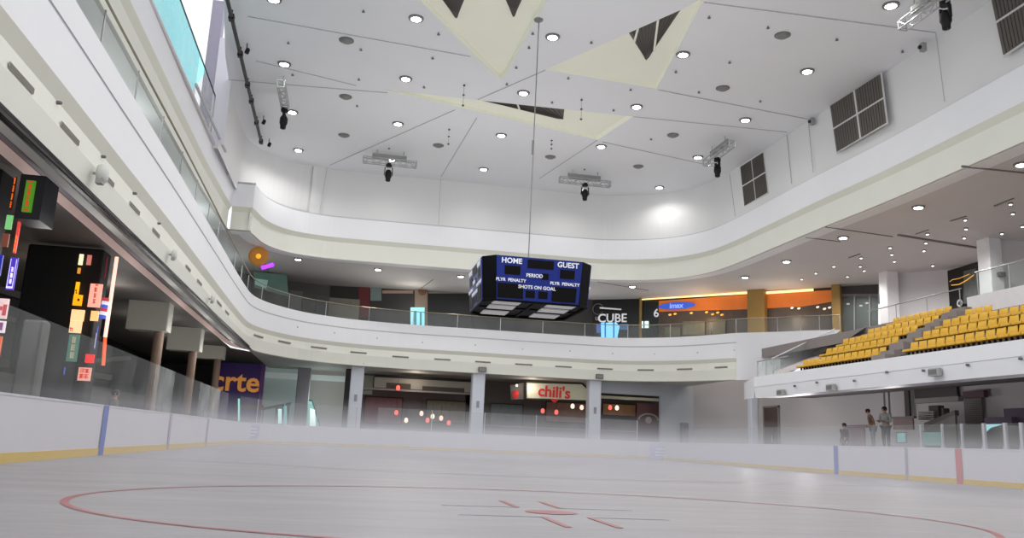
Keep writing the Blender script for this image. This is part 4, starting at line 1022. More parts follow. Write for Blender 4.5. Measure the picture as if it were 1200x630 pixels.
o = lamp_screen(357, 470, 372, 500, 61, 'teal_glass_kiosk', 'teal glass kiosk with slanted side beside the grey far left column', 'kiosk', (128, 176, 168), .5, poly=[(358, 469), (366, 469), (375, 500), (356, 500)])
pts = [at(*q, 'y', 60.9) for q in ((363.5, 478), (369, 480), (370, 499), (363, 499))]; MB().prism(pts, (0, .04, 0)).build('bright_panel', glow('kiosk_bright', (226, 246, 240), 1.0), o)
pa = at(307, 479, 'y', 61); pb = at(341, 472.5, 'y', 61)
o = thing('sloping_rail', 'sloping dark rail in front of the pale bay at the far left', 'rail', pa)
MB().cyl(pa, pb, .09, n=8).build('handrail', mat('rail_teal', s(64, 88, 90), .5), o)
for t in (.05, .5, .95): q = pa.lerp(pb, t); MB().cyl((q.x, q.y, 0), q, .04, n=8).build('rail_post', mat('rail_teal', s(64, 88, 90), .5), o)

# ================================================================ FAR SHOPS, GROUND LEVEL
YS = 60.0
def shopbox(px0, px1, ytop, name, mwall):
    a = at(px0, ytop, 'y', YS); b = at(px1, ytop, 'y', YS)
    MB().quad((a.x, YS+3, 0), (b.x, YS+3, 0), (b.x, YS+3, 5.3), (a.x, YS+3, 5.3)).build(name, mwall, kind='structure')
shopbox(421, 553, 450, 'wall_cafe_back', mat('cafe_dark', s(92, 78, 74), .7, noise=.35, scale=.7, emit=.05))
shopbox(562, 692, 450, 'wall_restaurant_back', mat('resto_dark', s(86, 78, 74), .7, noise=.4, scale=.8, emit=.05))
shopbox(698, 782, 450, 'wall_bar_back', mat('bar_dark', s(98, 84, 76), .7, noise=.4, scale=.9, emit=.05))
a = at(439, 443, 'y', YS); b = at(549, 462, 'y', YS)
o = thing('cafe_fascia', 'grey cafe fascia with two dark ventilation grilles between the first two columns', 'shop fascia', (a.x, YS, b.z))
MB().box((a.x, YS, b.z+.15), (b.x+.3, YS+.3, a.z+.1)).build('fascia_panel', mat('fascia_grey', s(142, 138, 126), .6, emit=.05), o)
for q0, q1, w in (((453, 448), (481, 458), 0), ((495, 452), (544, 460), 0)):
    c0 = at(*q0, 'y', YS-.02); c1 = at(*q1, 'y', YS-.02); MB().box((c0.x, YS-.04, c1.z), (c1.x, YS, c0.z)).build('grille', mat('grille_dark', s(72, 66, 58), .7), o)
MB().box((a.x-1.5, YS-.1, b.z-.02), (b.x+.3, YS+.1, b.z+.1)).build('lower_trim', mat('trim_pinkgrey', s(150, 140, 138), .5), o)
MB().box((a.x, YS-.05, a.z+.1), (b.x+.3, YS+.2, a.z+.3)).build('upper_trim', M_DARK, o)
a = at(425, 446, 'y', YS+.3); b = at(436, 462, 'y', YS+.3)
MB().box((a.x, YS+.3, b.z), (b.x, YS+.6, a.z+.4)).build('cafe_side_box', mat('cafe_side', s(150, 148, 132), .6), label='small pale box sign left of the cafe fascia', cat='box sign')
for k, (x0, y0, x1, y1, rgb, lb) in enumerate(((428, 464, 470, 497, (104, 62, 62), 'dim maroon wall hanging at the left of the dark cafe'), (500, 468, 545, 496, (92, 84, 68), 'dim olive shelving at the right of the dark cafe'),
        (575, 472, 612, 500, (78, 84, 82), 'dim grey green screen at the left of the restaurant front'), (640, 470, 688, 496, (112, 84, 72), 'dim brown wall board under the red lettered sign'), (706, 472, 745, 488, (128, 96, 66), 'dim amber back bar under the cream header board'))):
    a = at(x0, y0, 'y', YS+2.2); b = at(x1, y1, 'y', YS+2.2)
    o = thing('wall_hanging', lb, 'wall hanging', (a.x, YS+2.2, b.z))
    MB().box((a.x, YS+2.2, b.z), (b.x, YS+2.3, a.z)).build('hanging_face', mat('hanging_%d' % k, s(*rgb), .7, noise=.45, scale=2.2, emit=.1), o)
    fr = MB(); pp_ = [Vector((a.x, YS+2.18, b.z)), Vector((b.x, YS+2.18, b.z)), Vector((b.x, YS+2.18, a.z)), Vector((a.x, YS+2.18, a.z))]
    for t_ in range(4): fr.cyl(pp_[t_], pp_[(t_+1) % 4], .05, n=4)
    fr.build('frame', M_DARK, o)
lamps = [(464.5, 482.5, 'cafe'), (476, 491.5, 'cafe'), (494, 483.5, 'cafe'), (501, 491.5, 'cafe'), (507, 487, 'cafe'), (517, 489, 'cafe'), (526, 494.5, 'cafe'), (636, 480.5, 'restaurant'), (671, 475, 'restaurant'), (681.7, 476.5, 'restaurant'), (652, 482, 'restaurant'), (715, 476.5, 'bar'), (723, 477, 'bar'), (466.5, 453.5, 'cafe fascia')]
cnt = {}
for px, py, w in lamps:
    p = at(px, py, 'y', YS+1.2 if w != 'cafe fascia' else YS-.3); cnt[w] = cnt.get(w, 0)+1
    o = thing('hanging_lamp', 'small glowing red and white hanging lamp in the %s, %s listed from the left' % (w, ORD[cnt[w]-1]) if w != 'cafe fascia' else 'single small bright lamp on the grey cafe fascia', 'lamp', p)
    o['label'] = o['label'].replace(' listed', '')
    MB().lathe(p-Vector((0, 0, .22)), [(.05, 0), (.14, .08), (.14, .26), (.06, .36)], 12).build('lamp_shade', glow('lamp_warm_%d' % (cnt[w] % 3), [(240, 200, 180), (226, 96, 84), (250, 226, 200)][cnt[w] % 3], 1.3), o, smooth=True)
    MB().cyl(p+Vector((0, 0, .14)), (p.x, p.y, p.z+.9), .012, n=5).build('cord', M_BLACK, o)
# lettered restaurant sign
pl = [(616.5, 447.5), (682, 449), (690.5, 457), (690.5, 470), (616.5, 467)]
P5 = [at(*q, 'y', YS-.6) for q in pl]
o = thing('restaurant_sign', 'cream restaurant sign with bold red lettering and a red pepper, clipped right corner', 'shop sign', P5[-1])
MB().prism(P5, (0, .2, 0)).build('sign_face', mat('sign_cream_face', s(214, 212, 186), .6, emit=.1), o)
MB().tube(P5+[P5[0]], .07, 6).build('sign_border', mat('sign_border', s(64, 58, 52), .6), o)
p = at(648, 459.5, 'y', YS-.68)
text('lettering', "chili's", (p.x+.1, YS-.68, p.z), 1.12, (1, 0, -.03), (0, 0, 1), mat('sign_red_letter', s(196, 48, 44), .5, emit=.2), o, .06)
ch = MB(); cpts = [Vector((p.x-.1, YS-.7, p.z-.55)), Vector((p.x+.15, YS-.7, p.z-.62)), Vector((p.x+.4, YS-.7, p.z-.5))]
ch.cyl(cpts[0], cpts[1], .05, .13).cyl(cpts[1], cpts[2], .13, .04); ch.build('pepper_emblem', mat('sign_red_letter', s(196, 48, 44), .5, emit=.2), o)
P4 = [at(*q, 'y', YS-.3) for q in ((598, 451), (614.5, 448), (614, 467.5), (599, 468))]
o = thing('pepper_sign', 'small slanted pane with a red pepper emblem left of the cream restaurant sign', 'shop sign', P4[-1])
MB().prism(P4, (0, .1, 0)).build('sign_face', mat('pepper_pane', s(120, 116, 108), .5), o)
p = at(604, 461, 'y', YS-.4); MB().lathe(p-Vector((.05, 0, .35)), [(.06, 0), (.2, .15), (.24, .4), (.08, .6)], 12, (.25, 0, 1)).build('pepper_emblem', glow('pepper_red', (190, 50, 46), .6), o, smooth=True)
p = at(605, 453, 'y', YS-.4); MB().lathe(p, [(.03, 0), (.1, .06), (.06, .2)], 10, (.3, 0, 1)).build('lamp', glow('pepper_white', (240, 236, 226), 1), o)
# bar: cream header and maroon panel with emblem
a = at(704, 463, 'y', YS-1.2); b = at(773, 470, 'y', YS-1.2)
MB().box((a.x, YS-1.2, b.z), (b.x, YS-1.0, a.z)).build('bar_header', mat('bar_header', s(188, 184, 160), .6, emit=.06), label='cream header board above the dark bar opening right of the columns', cat='header board')
a = at(747, 472, 'y', YS-.4); b = at(774, 519, 'y', YS-.4)
o = thing('maroon_wallboard', 'dark maroon wall panel with a pale round emblem at the right of the bar', 'panel', (a.x, YS-.4, b.z))
MB().box((a.x, YS-.4, .2), (b.x, YS-.3, a.z)).build('panel_sheet', mat('maroon', s(92, 62, 62), .6, noise=.1), o)
p = at(760, 492, 'y', YS-.45); e = MB()
for k in range(9):
    t0 = PI*k/9; t1 = PI*(k+1)/9; e.cyl((p.x+.75*math.cos(t0), YS-.43, p.z+.45*math.sin(t0)), (p.x+.75*math.cos(t1), YS-.43, p.z+.45*math.sin(t1)), .06, n=6)
e.lathe((p.x, YS-.43, p.z), [(.25, 0), (.25, .04)], 14, (0, -1, 0)); e.build('round_emblem', mat('emblem_pale', s(160, 150, 140), .6), o)
for k, (px0, px1, py, rgb, lb) in enumerate(((566, 690, 497, (88, 82, 80), 'restaurant'), (704, 748, 503, (110, 84, 78), 'bar'), (428, 548, 500, (104, 96, 94), 'cafe'))):
    a = at(px0, py, 'y', YS-.5); b = at(px1, py, 'y', YS-.5)
    o = thing('service_counter', 'long dim %s counter seen through the far glass' % lb, 'counter', (a.x, YS, 0))
    MB().box((a.x, YS-.3, 0), (b.x, YS+.3, a.z-.08)).build('counter_front', mat('counter_%d' % k, s(*rgb), .6, noise=.2), o)
    MB().box((a.x, YS-.4, a.z-.08), (b.x, YS+.35, a.z)).build('counter_top', mat('counter_top_%d' % k, s(*[min(255, c+24) for c in rgb]), .4), o)
# mall fittings on the far white wall
p = at(789, 455, 'y', 55)
for k, px in enumerate((836.5, 841, 846)):
    a = at(px, 458, 'y', 56.2); b = at(px, 494, 'y', 56.2)
    MB().cyl((a.x, 56.2, b.z), (a.x, 56.2, 5.25), .02, n=5).build('drop_cord', M_COLUMN, label='thin pale vertical cord before the far white wall, %s of three' % ['left', 'middle', 'right'][k], cat='cord')
a = at(798, 495, 'y', 57.4); b = at(806, 520, 'y', 57.4)
o = thing('grey_cabinet', 'narrow grey cabinet against the far white wall behind the boards', 'cabinet', (a.x, 57.4, 0))
MB().bbox((a.x, 57.2, 0), (b.x, 57.58, a.z), .03).build('cabinet_body', mat('cab_grey', s(128, 128, 134), .6), o)
MB().box((a.x+.06, 57.18, .3), (b.x-.06, 57.2, a.z-.1)).build('cabinet_door', mat('cab_grey2', s(118, 118, 124), .6), o)
# dark gap and brown doorway
a = at(868, 462, 'y', 57); b = at(876, 520, 'y', 57)
MB().box((a.x, 56.9, 0), (b.x, 57.2, 5.1)).build('trim_dark_gap', mat('gap_dark', s(84, 82, 86), .7), kind='structure')
a = at(896, 478, 'x', XR-.05); b = at(913, 520, 'x', XR-.05)
o = thing('door_1', 'brown double door in the grey wall under the seating', 'door', (XR, b.y, 0)); o['kind'] = 'structure'
MB().box((XR-.08, b.y, 0), (XR, a.y, a.z)).build('door_leaf', mat('door_brown', s(96, 82, 78), .6), o)
MB().box((XR-.12, b.y-.12, 0), (XR, b.y, a.z+.1)).box((XR-.12, a.y, 0), (XR, a.y+.12, a.z+.1)).box((XR-.12, b.y-.12, a.z), (XR, a.y+.12, a.z+.12)).build('door_frame', mat('door_frame', s(140, 134, 134), .6), o)
MB().cyl((XR-.16, (a.y+b.y)/2-.2, 1.4), (XR-.16, (a.y+b.y)/2-.2, 1.9), .03).build('door_handle', M_STEEL, o)

# ================================================================ RIGHT UNDER THE SEATING
def xbox(px0, py0, px1, py1, X, d, name, m, label=None, cat=None, kind=None, parent=None):
    a = at(px0, py0, 'x', X); b = at(px1, py1, 'x', X)
    return MB().box((X, min(a.y, b.y), min(a.z, b.z)), (X+d, max(a.y, b.y), max(a.z, b.z))).build(name, m, parent, label=label, cat=cat, kind=kind)
MB().box((21.0, 20, -.03), (27, 33.2, 1.15)).box((21.0, 33.2, -.03), (27, 36, .55)).build('floor_player_deck', mat('deck_grey', s(120, 112, 114), .7), kind='structure')
o = thing('dark_window', 'wide dark interior window in the grey wall below the seats', 'window', at(1096, 467, 'x', 26.8))
xbox(1071, 453.5, 1122, 467, 26.8, .1, 'window_pane', mat('window_dark', s(62, 58, 58), .4, noise=.3, scale=2), parent=o)
xbox(1071, 467, 1123, 469.5, 26.7, .25, 'window_sill', mat('sill_grey', s(150, 144, 144), .6), parent=o)
xbox(1059, 454, 1066, 488, 26.7, .1, 'dark_doorway', mat('doorway_dark', s(72, 68, 68), .7), 'narrow dark doorway left of the wide dark window', 'doorway')
xbox(1034.5, 452, 1036.5, 490, 26.6, .1, 'wall_pipe', mat('pipe_pale', s(150, 146, 150), .5), 'left pale wall pipe behind the two standing people', 'pipe')
xbox(1040, 452, 1042, 490, 26.6, .1, 'wall_pipe', mat('pipe_pale', s(150, 146, 150), .5), 'right pale wall pipe behind the two standing people', 'pipe')
o = thing('roller_shutter', 'grey roller shutter with a maroon header below the seats', 'shutter', at(1140, 500, 'x', 26.7))
xbox(1128, 458.5, 1153, 465, 26.6, .2, 'header_box', mat('maroon_header', s(92, 66, 74), .6), parent=o)
sh = MB(); a = at(1129, 465, 'x', 26.75); b = at(1152, 497, 'x', 26.75)
for k in range(14):
    z0 = a.z+(b.z-a.z)*k/14; z1 = a.z+(b.z-a.z)*(k+.9)/14; sh.box((26.75, min(a.y, b.y), min(z0, z1)), (26.8, max(a.y, b.y), max(z0, z1)))
sh.build('shutter_curtain', mat('shutter_grey', s(112, 106, 106), .6), o)
# scoreboard table / machinery on the deck
o = thing('display_shelf', 'cluttered dark shelf unit below the wide dark window', 'shelf', at(1096, 490, 'x', 25.5))
for q in ((1088, 475, 1100, 489), (1103, 478, 1106, 486)): xbox(*q, 25.5, .3, 'dark_goods', mat('goods_dark', s(70, 66, 66), .7, noise=.4, scale=4), parent=o)
for k in range(4): xbox(1076, 482+2.6*k, 1094, 483.2+2.6*k, 25.4, .5, 'shelf_board', mat('shelf_pale', s(138, 132, 130), .6), parent=o)
pa = at(1083, 501, 'x', 24.8); pb = at(1119, 486, 'x', 24.8)
o = thing('stair_rail', 'slanting grey stair string below the wide dark window', 'stair', pa)
MB().prism([pa, pb, pb+Vector((0, 0, .2)), pa+Vector((0, 0, .2))], (.2, 0, 0)).build('stair_string', mat('string_grey', s(96, 92, 92), .7), o)
MB().prism([pa, pb, Vector((pb.x, pb.y, 1.15)), Vector((pa.x, pa.y, 1.15))], (.1, 0, 0)).build('stair_side', mat('side_grey', s(120, 116, 116), .7), o)
a = at(1150, 487, 'x', 23.5); b = at(1200, 483, 'x', 23.5)
o = thing('purple_canopy', 'dark purple canopy stepping up at the right behind the glass', 'canopy', a)
xbox(1153, 489, 1186, 496, 23.5, 1.5, 'lower_canopy', mat('canopy_purple', s(72, 52, 76), .6), parent=o)
xbox(1176, 478.5, 1215, 496, 23.7, 1.5, 'upper_canopy', mat('canopy_purple', s(72, 52, 76), .6), parent=o)
P3 = [at(*q, 'x', 23.2) for q in ((1152.5, 497), (1175, 496.5), (1160, 501), (1153, 507))]
MB().prism(P3, (.05, 0, 0)).build('cyan_pennant', glow('cyan_pennant', (150, 206, 212), .7), label='bright cyan triangular flag below the purple canopy', cat='flag')
for (px0, py0, px1, py1, rgb, lb) in ((1051, 507, 1061, 518, (150, 200, 200), 'small glowing cyan screen beside the standing people'), (1080, 506, 1103, 522, (130, 172, 168), 'wide dim teal screen low behind the right glass')):
    o = thing('teal_screen', lb, 'screen', at(px0, py1, 'x', 22.4))
    xbox(px0, py0, px1, py1, 22.4, .06, 'screen_face', glow('teal_%d' % px0, [int(c*.8) for c in rgb], .25), parent=o)
    xbox(px0-.8, py0-.8, px1+.8, py1+.8, 22.47, .05, 'screen_case', M_DARK2, parent=o)
o = thing('pink_barrier', 'faded pink barrier panel behind the right boards left of the people', 'barrier', at(992, 520, 'x', 22.6))
xbox(990, 499, 1013, 523, 22.6, .08, 'barrier_panel', mat('barrier_pink', s(146, 122, 128), .7, noise=.1), parent=o)
xbox(989, 498, 1014, 500, 22.55, .18, 'barrier_rail', mat('barrier_rail', s(120, 92, 104), .6), parent=o)
o = thing('notice_board', 'dim reddish notice board behind the standing people', 'notice board', at(1050, 500, 'x', 25))
xbox(1046, 489, 1070, 503, 25, .08, 'board_face', mat('noticeface', s(136, 116, 116), .7, noise=.3, scale=3), parent=o)
xbox(1045, 488, 1071, 489.5, 24.95, .15, 'board_frame', mat('noticeframe', s(100, 90, 90), .6), parent=o)

# ================================================================ SECOND-LEVEL SHOPS
W1, W2, W3, W4 = (-2, 64.2), (18.3, 61.6), (21.2, 59.8), (31.4, 49.9)
def wallseg(name, pts, z0, z1, m):
    mb = MB()
    for a, b in zip(pts, pts[1:]): mb.quad((a[0], a[1], z0), (b[0], b[1], z0), (b[0], b[1], z1), (a[0], a[1], z1))
    return mb.build(name, m, kind='structure')
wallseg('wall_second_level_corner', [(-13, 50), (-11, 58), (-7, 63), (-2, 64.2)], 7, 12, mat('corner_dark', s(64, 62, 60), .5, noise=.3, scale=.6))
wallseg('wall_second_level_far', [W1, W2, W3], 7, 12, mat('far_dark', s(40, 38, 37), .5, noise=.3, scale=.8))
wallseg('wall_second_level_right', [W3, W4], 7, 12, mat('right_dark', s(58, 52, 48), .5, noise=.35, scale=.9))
def fw(px0, py0, px1, py1, seg, m, name, label=None, cat=None, parent=None, off=.12, th=.08, poly=None):
    """flat panel on a shop-front plane"""
    a, b = seg; n = Vector((b[1]-a[1], a[0]-b[0], 0)).normalized()
    if n.y > 0: n = -n
    q = [on_wall(*p, (a[0]+n.x*off, a[1]+n.y*off), (b[0]+n.x*off, b[1]+n.y*off)) for p in (poly or [(px0, py0), (px1, py0), (px1, py1), (px0, py1)])]
    return MB().prism(q, n*-th).build(name, m, parent, label=label, cat=cat)
SF, SR = (W1, W2), (W3, W4); SM = (W2, W3)
fw(420, 327, 433, 372, SF, mat('red_panel', s(92, 30, 34), .5, emit=.05), 'red_hoarding', 'dark red vertical shop panel on the second level left of the scoreboard', 'panel')
fw(434, 327, 447, 352, SF, mat('teal_dim', s(104, 120, 118), .5, emit=.03), 'grey_hoarding', 'grey green vertical panel beside the dark red shop panel', 'panel')
fw(449, 331, 486, 337, SF, mat('lit_band_dim', s(120, 122, 126), .5, emit=.08), 'light_band', 'dim grey lit band above the shop left of the scoreboard', 'light band')
fw(448, 340, 484, 343.5, SF, mat('brown_band', s(140, 118, 104), .5, emit=.06), 'brown_fascia_band', 'thin tan band above the dark shop left of the scoreboard', 'fascia band')
o = thing('shop_pillar', 'brown shop pillar with a round dark logo left of the scoreboard', 'pillar', on_wall(492, 380, *SF))
fw(486, 334, 501, 382, SF, mat('pillar_taupe', s(126, 112, 98), .6, emit=.03), 'pillar_face', parent=o, off=.3)
p = on_wall(495, 341, (W1[0], W1[1]-.4), (W2[0], W2[1]-.4)); MB().lathe(p, [(.3, 0), (.33, .05), (.2, .08)], 18, (-.1, -1, 0)).build('round_logo', mat('logo_brown', s(86, 58, 36), .5, emit=.06), o)
o = thing('cyan_display', 'bright cyan display screen at the foot of the brown shop pillar', 'display', on_wall(489, 381, *SF))
fw(481, 360, 497.5, 384, SF, glow('cyan_display', (140, 204, 216), .8), 'display_face', parent=o, off=.5)
fw(485, 364, 488, 384, SF, glow('cyan_display_dark', (60, 120, 130), .5), 'display_bar', parent=o, off=.6)
fw(492, 366, 494, 384, SF, glow('cyan_display_dark', (60, 120, 130), .5), 'display_bar', parent=o, off=.6)
o = thing('black_shopfront', 'plain black shopfront directly left of and behind the scoreboard', 'shopfront', on_wall(520, 382, *SF))
fw(502, 343, 552, 386, SF, M_BLACKG, 'front_panel', parent=o)
fw(502, 341, 552, 343.5, SF, mat('front_trim', s(110, 104, 100), .5), 'front_trim', parent=o, off=.2)
# black shop with lettered sign
o = thing('black_shopfront', 'black shopfront with white capital letters over a glowing blue display', 'shopfront', on_wall(716, 394, *SM))
fw(676, 349, 751, 396, SM, M_BLACKG, 'front_panel', parent=o)
dirF = Vector((W3[0]-W2[0], W3[1]-W2[1], 0)).normalized()
off = lambda k: ((W2[0]-k*.53, W2[1]-k*.85), (W3[0]-k*.53, W3[1]-k*.85))
p = on_wall(717.5, 373, *off(.32)); text('lettering', 'CUBE', p, .92, dirF, (0, 0, 1), M_LETTER, o, .03)
p = on_wall(699.5, 372.5, *off(.32)); text('lettering', 'u', p, .55, dirF, (0, 0, 1), mat('letter_dim', s(140, 130, 130), .5, emit=.15), o, .03)
p = on_wall(722, 362, *off(.32)); MB().box((p.x-1.3, p.y-.02, p.z-.05), (p.x+.95, p.y+.02, p.z+.06)).build('sign_underline', M_LETTER, o)
p = on_wall(701, 362, *off(.3)); rg = MB()
for k in range(14):
    t0 = .35+2*PI*.86*k/14; t1 = .35+2*PI*.86*(k+1)/14; rg.cyl(p+dirF*.42*math.cos(t0)+Vector((0, 0, .42*math.sin(t0))), p+dirF*.42*math.cos(t1)+Vector((0, 0, .42*math.sin(t1))), .035, n=5)
rg.build('open_ring_emblem', mat('emblem_grey', s(96, 96, 100), .5), o)
fw(0, 0, 0, 0, SM, glow('blue_display', (120, 190, 244), 1.0), 'blue_display', parent=o, off=.4, poly=[(704, 378), (722, 377.5), (726, 382), (723, 396), (704.5, 396)])
for x in (708.5, 718.5): fw(x, 377, x+1.2, 396, SM, glow('blue_display_dark', (40, 80, 130), .5), 'display_bar', parent=o, off=.5)
fw(699, 379, 703.5, 390, SM, glow('blue_dim', (70, 90, 150), .5), 'side_display', parent=o, off=.4)
fw(726.5, 379, 736, 386, SM, glow('blue_dim2', (50, 90, 130), .5), 'side_display', parent=o, off=.4)
o = thing('gold_post', 'slim gold post between the black shop and the black panel numbered 6', 'post', on_wall(751, 395, *SM))
p = on_wall(751, 372, *SM); MB().cyl((p.x-.2, p.y-.5, 7.15), (p.x-.2, p.y-.5, ZG), .11, n=10).build('shaft', M_GOLD, o)
MB().lathe((p.x-.2, p.y-.5, 7.15), [(.18, 0), (.18, .12), (.11, .18)], 12).build('foot', M_GOLD, o)
# black numbered panel with two small screens
o = thing('numbered_hoarding', 'black panel bearing a white numeral 6 beside the gold post', 'panel', on_wall(762, 394, *SM))
fw(752.5, 349.5, 773, 396, SM, M_BLACKG, 'panel_sheet', parent=o, off=.35)
dM = dirF
p = on_wall(769, 367, (W2[0]-.25, W2[1]-.45), (W3[0]-.25, W3[1]-.45)); text('lettering', '6', p, .85, dM, (0, 0, 1), M_LETTER, o, .03)
for x0, x1 in ((749, 753.6), (755.5, 760)):
    fw(x0, 376, x1, 384, SM, glow('small_screen', (200, 230, 230), .9), 'small_screen', parent=o, off=.55)
# orange shop on the right-hand front
o = thing('orange_shopfront', 'orange lit shop fascia with a blue oval sign above dark glass', 'shopfront', on_wall(820, 390, *SR))
M_OR = mat('orange_fascia', s(196, 106, 40), .5, noise=.25, scale=.8, emit=.22)
fw(0, 0, 0, 0, SR, M_OR, 'fascia', parent=o, off=.2, poly=[(772, 352.5), (876, 345), (876, 362), (772, 365)])
fw(0, 0, 0, 0, SR, glow('orange_strip', (255, 214, 150), 1.2), 'light_strip', parent=o, off=.5, poly=[(752, 350), (876, 341.5), (876, 344), (752, 351.2)])
fw(0, 0, 0, 0, SR, mat('shop_glass_brown', s(78, 66, 58), .3, noise=.4, scale=1.2, emit=.03), 'dark_window', parent=o, off=.15, poly=[(772, 365), (876, 362), (876, 392), (772, 395)])
dR = Vector((W4[0]-W3[0], W4[1]-W3[1], 0)).normalized(); nR = Vector((dR.y, -dR.x, 0))
oR = lambda k: ((W3[0]+nR.x*k, W3[1]+nR.y*k), (W4[0]+nR.x*k, W4[1]+nR.y*k))
p = on_wall(793, 358, *oR(.34)); el = MB(); el.add([p+dR*1.45*math.cos(2*PI*k/28)+Vector((0, 0, .27*math.sin(2*PI*k/28))) for k in range(28)], [list(range(28))])
el.build('oval_sign', glow('oval_blue', (44, 78, 176), .7), o)
p = on_wall(792.5, 358, *oR(.42)); text('lettering', 'imax', p, .55, dR, (0, 0, 1), glow('oval_letter', (130, 160, 226), .7), o, .02)
for k, (px, py) in enumerate(((791, 367), (810, 366), (828, 365), (835, 367.5), (841, 365.5), (846, 368), (785, 368))):
    p = on_wall(px, py, *oR(.35)); MB().lathe(p, [(.05, 0), (.13, .04), (.05, .1)], 8, (0, -.5, -1)).build('shop_lamp', glow('shop_lamp', (220, 160, 70), .9), o)
for (x0, y0, x1, y1) in ((800, 376, 826, 392), (835, 374, 850, 391), (779, 383, 797, 394)):
    fw(x0, y0, x1, y1, SR, mat('goods_olive', s(98, 94, 80), .6, noise=.4, scale=3, emit=.02), 'display_goods', parent=o, off=.28)
o = thing('orange_shopfront', 'second orange lit shop fascia between the two gold columns', 'shopfront', on_wall(935, 385, *SR))
fw(0, 0, 0, 0, SR, M_OR, 'fascia', parent=o, off=.2, poly=[(897, 344), (976, 339.5), (976, 353), (940, 359), (897, 361)])
fw(0, 0, 0, 0, SR, glow('orange_strip', (255, 214, 150), 1.2), 'light_strip', parent=o, off=.5, poly=[(897, 341.5), (953, 337.8), (953, 340.6), (897, 344.2)])
fw(0, 0, 0, 0, SR, mat('shop_glass_brown', s(78, 66, 58), .3, noise=.4, scale=1.2, emit=.03), 'dark_window', parent=o, off=.15, poly=[(897, 361), (976, 353), (976, 386), (897, 388)])
for k, (px, py) in enumerate(((928, 360), (936, 360.5), (958, 359), (966, 361), (972, 359.5))):
    p = on_wall(px, py, *oR(.35)); MB().lathe(p, [(.05, 0), (.12, .04), (.05, .1)], 8, (0, -.5, -1)).build('shop_lamp', glow('shop_lamp_white', (230, 214, 190), .9), o)
for (px0, px1, lb) in ((876, 896, 'broad gold square column before the orange shops'), (975.5, 985.5, 'slim gold column right of the second orange shop')):
    a = on_wall(px0, 380, *oR(1.0)); b = on_wall(px1, 380, *oR(1.0))
    o = thing('gold_column', lb, 'column', (a.x, a.y, 7.15)); w = (b-a)*1.0
    d1 = Vector((w.x, w.y, 0)); th = nR*-.7
    base = [Vector((a.x, a.y, 7.15)), Vector((b.x, b.y, 7.15)), Vector((b.x, b.y, 7.15))+th, Vector((a.x, a.y, 7.15))+th]
    MB().prism(base, (0, 0, ZG-7.15)).build('shaft', M_GOLD, o)
    MB().prism([q+Vector((0, 0, 0)) for q in base], (0, 0, .2)).build('plinth', mat('gold_dark', s(104, 84, 50), .5), o)
# glass doors at the right end
o = thing('glass_doors', 'row of tall glazed doors between the slim gold column and the white column', 'doors', on_wall(1005, 388, *SR))
fw(986.5, 333, 1029, 390, SR, mat('door_dark', s(66, 60, 60), .4, noise=.4, scale=1.2), 'dark_interior', parent=o, off=.1)
for x0, x1 in ((987, 1001), (1002.5, 1018.5), (1020, 1029)):
    fw(x0, 348, x1, 388, SR, M_GLASSF, 'glass_leaf', parent=o, off=.3, th=.02)
for x in (1001.3, 1019.2): fw(x-.8, 345, x+.8, 389, SR, mat('mullion', s(150, 150, 148), .4, .3), 'mullion', parent=o, off=.36)
fw(986.5, 344, 1029, 347.5, SR, mat('transom', s(118, 112, 112), .5), 'transom', parent=o, off=.36)
for q in ((992, 355), (1007, 357), (1014, 354)): fw(q[0], q[1], q[0]+3.4, q[1]+1.6, SR, glow('door_lamp_reflection', (220, 200, 190), .7), 'lamp_reflection', parent=o, off=.2)  # glowing chips painted in as lamp reflections on the door glass
# glass door on the right concourse wall
XD = XB-.06
o = thing('door_2', 'tall black glazed door with curved golden strokes behind the top seats', 'door', at(1127, 368, 'x', XD)); o['kind'] = 'structure'
dpts = [at(*q, 'x', XD) for q in ((1107.5, 318), (1146, 306.5), (1147, 365), (1110, 368))]
MB().prism(dpts, (.05, 0, 0)).build('door_leaf', mat('door_black', s(34, 32, 32), .3, noise=.3), o)
gp = [at(*q, 'x', XD-.04) for q in ((1129, 318), (1144, 314), (1145, 352), (1129, 356))]
MB().prism(gp, (.02, 0, 0)).build('glass_leaf', mat('door_glass_grey', s(96, 100, 98), .3, noise=.3), o)
gs_ = MB(); pts = [at(*q, 'x', XD-.1) for q in ((1115, 334), (1124, 333), (1133, 328), (1141, 322))]; gs_.tube(pts, .026, 6)
pts = [at(*q, 'x', XD-.1) for q in ((1113, 330), (1116, 327.5), (1124, 326), (1136, 321))]; gs_.tube(pts, .018, 6); gs_.build('golden_strokes', glow('gold_stroke', (226, 170, 70), .7), o)
fw_ = at(1125, 355, 'x', XD-.1); MB().lathe(fw_, [(.22, 0), (.22, .04)], 16, (-1, 0, 0)).build('round_notice', mat('notice_white', s(210, 212, 214), .5), o)
fw_ = at(1125, 355, 'x', XD-.16); MB().lathe(fw_, [(.11, 0), (.11, .03)], 12, (-1, 0, 0)).build('notice_centre', M_BLACK, o)
p = at(1133, 304, 'x', XD); o = thing('exit_sign', 'small dim green sign above the tall black door', 'sign', p)
MB().box((XD-.1, p.y-.4, p.z-.15), (XD, p.y+.4, p.z+.15)).build('sign_box', mat('exit_dim', s(90, 110, 104), .5, emit=.08), o)
MB().box((XD-.12, p.y-.28, p.z-.08), (XD-.1, p.y+.28, p.z+.08)).build('sign_face', mat('exit_face', s(120, 150, 138), .5, emit=.1), o)
p = at(1061, 332, 'x', 33.0); o = thing('wall_speaker', 'small dark wall speaker left of the tall black door', 'speaker', p)
MB().bbox((32.7, p.y-.3, p.z-.28), (33.05, p.y+.3, p.z+.2), .05).build('cabinet', mat('speaker_dark2', s(90, 88, 90), .6), o)
MB().box((32.66, p.y-.2, p.z-.2), (32.7, p.y+.2, p.z+.12)).build('grille', M_BLACK, o)
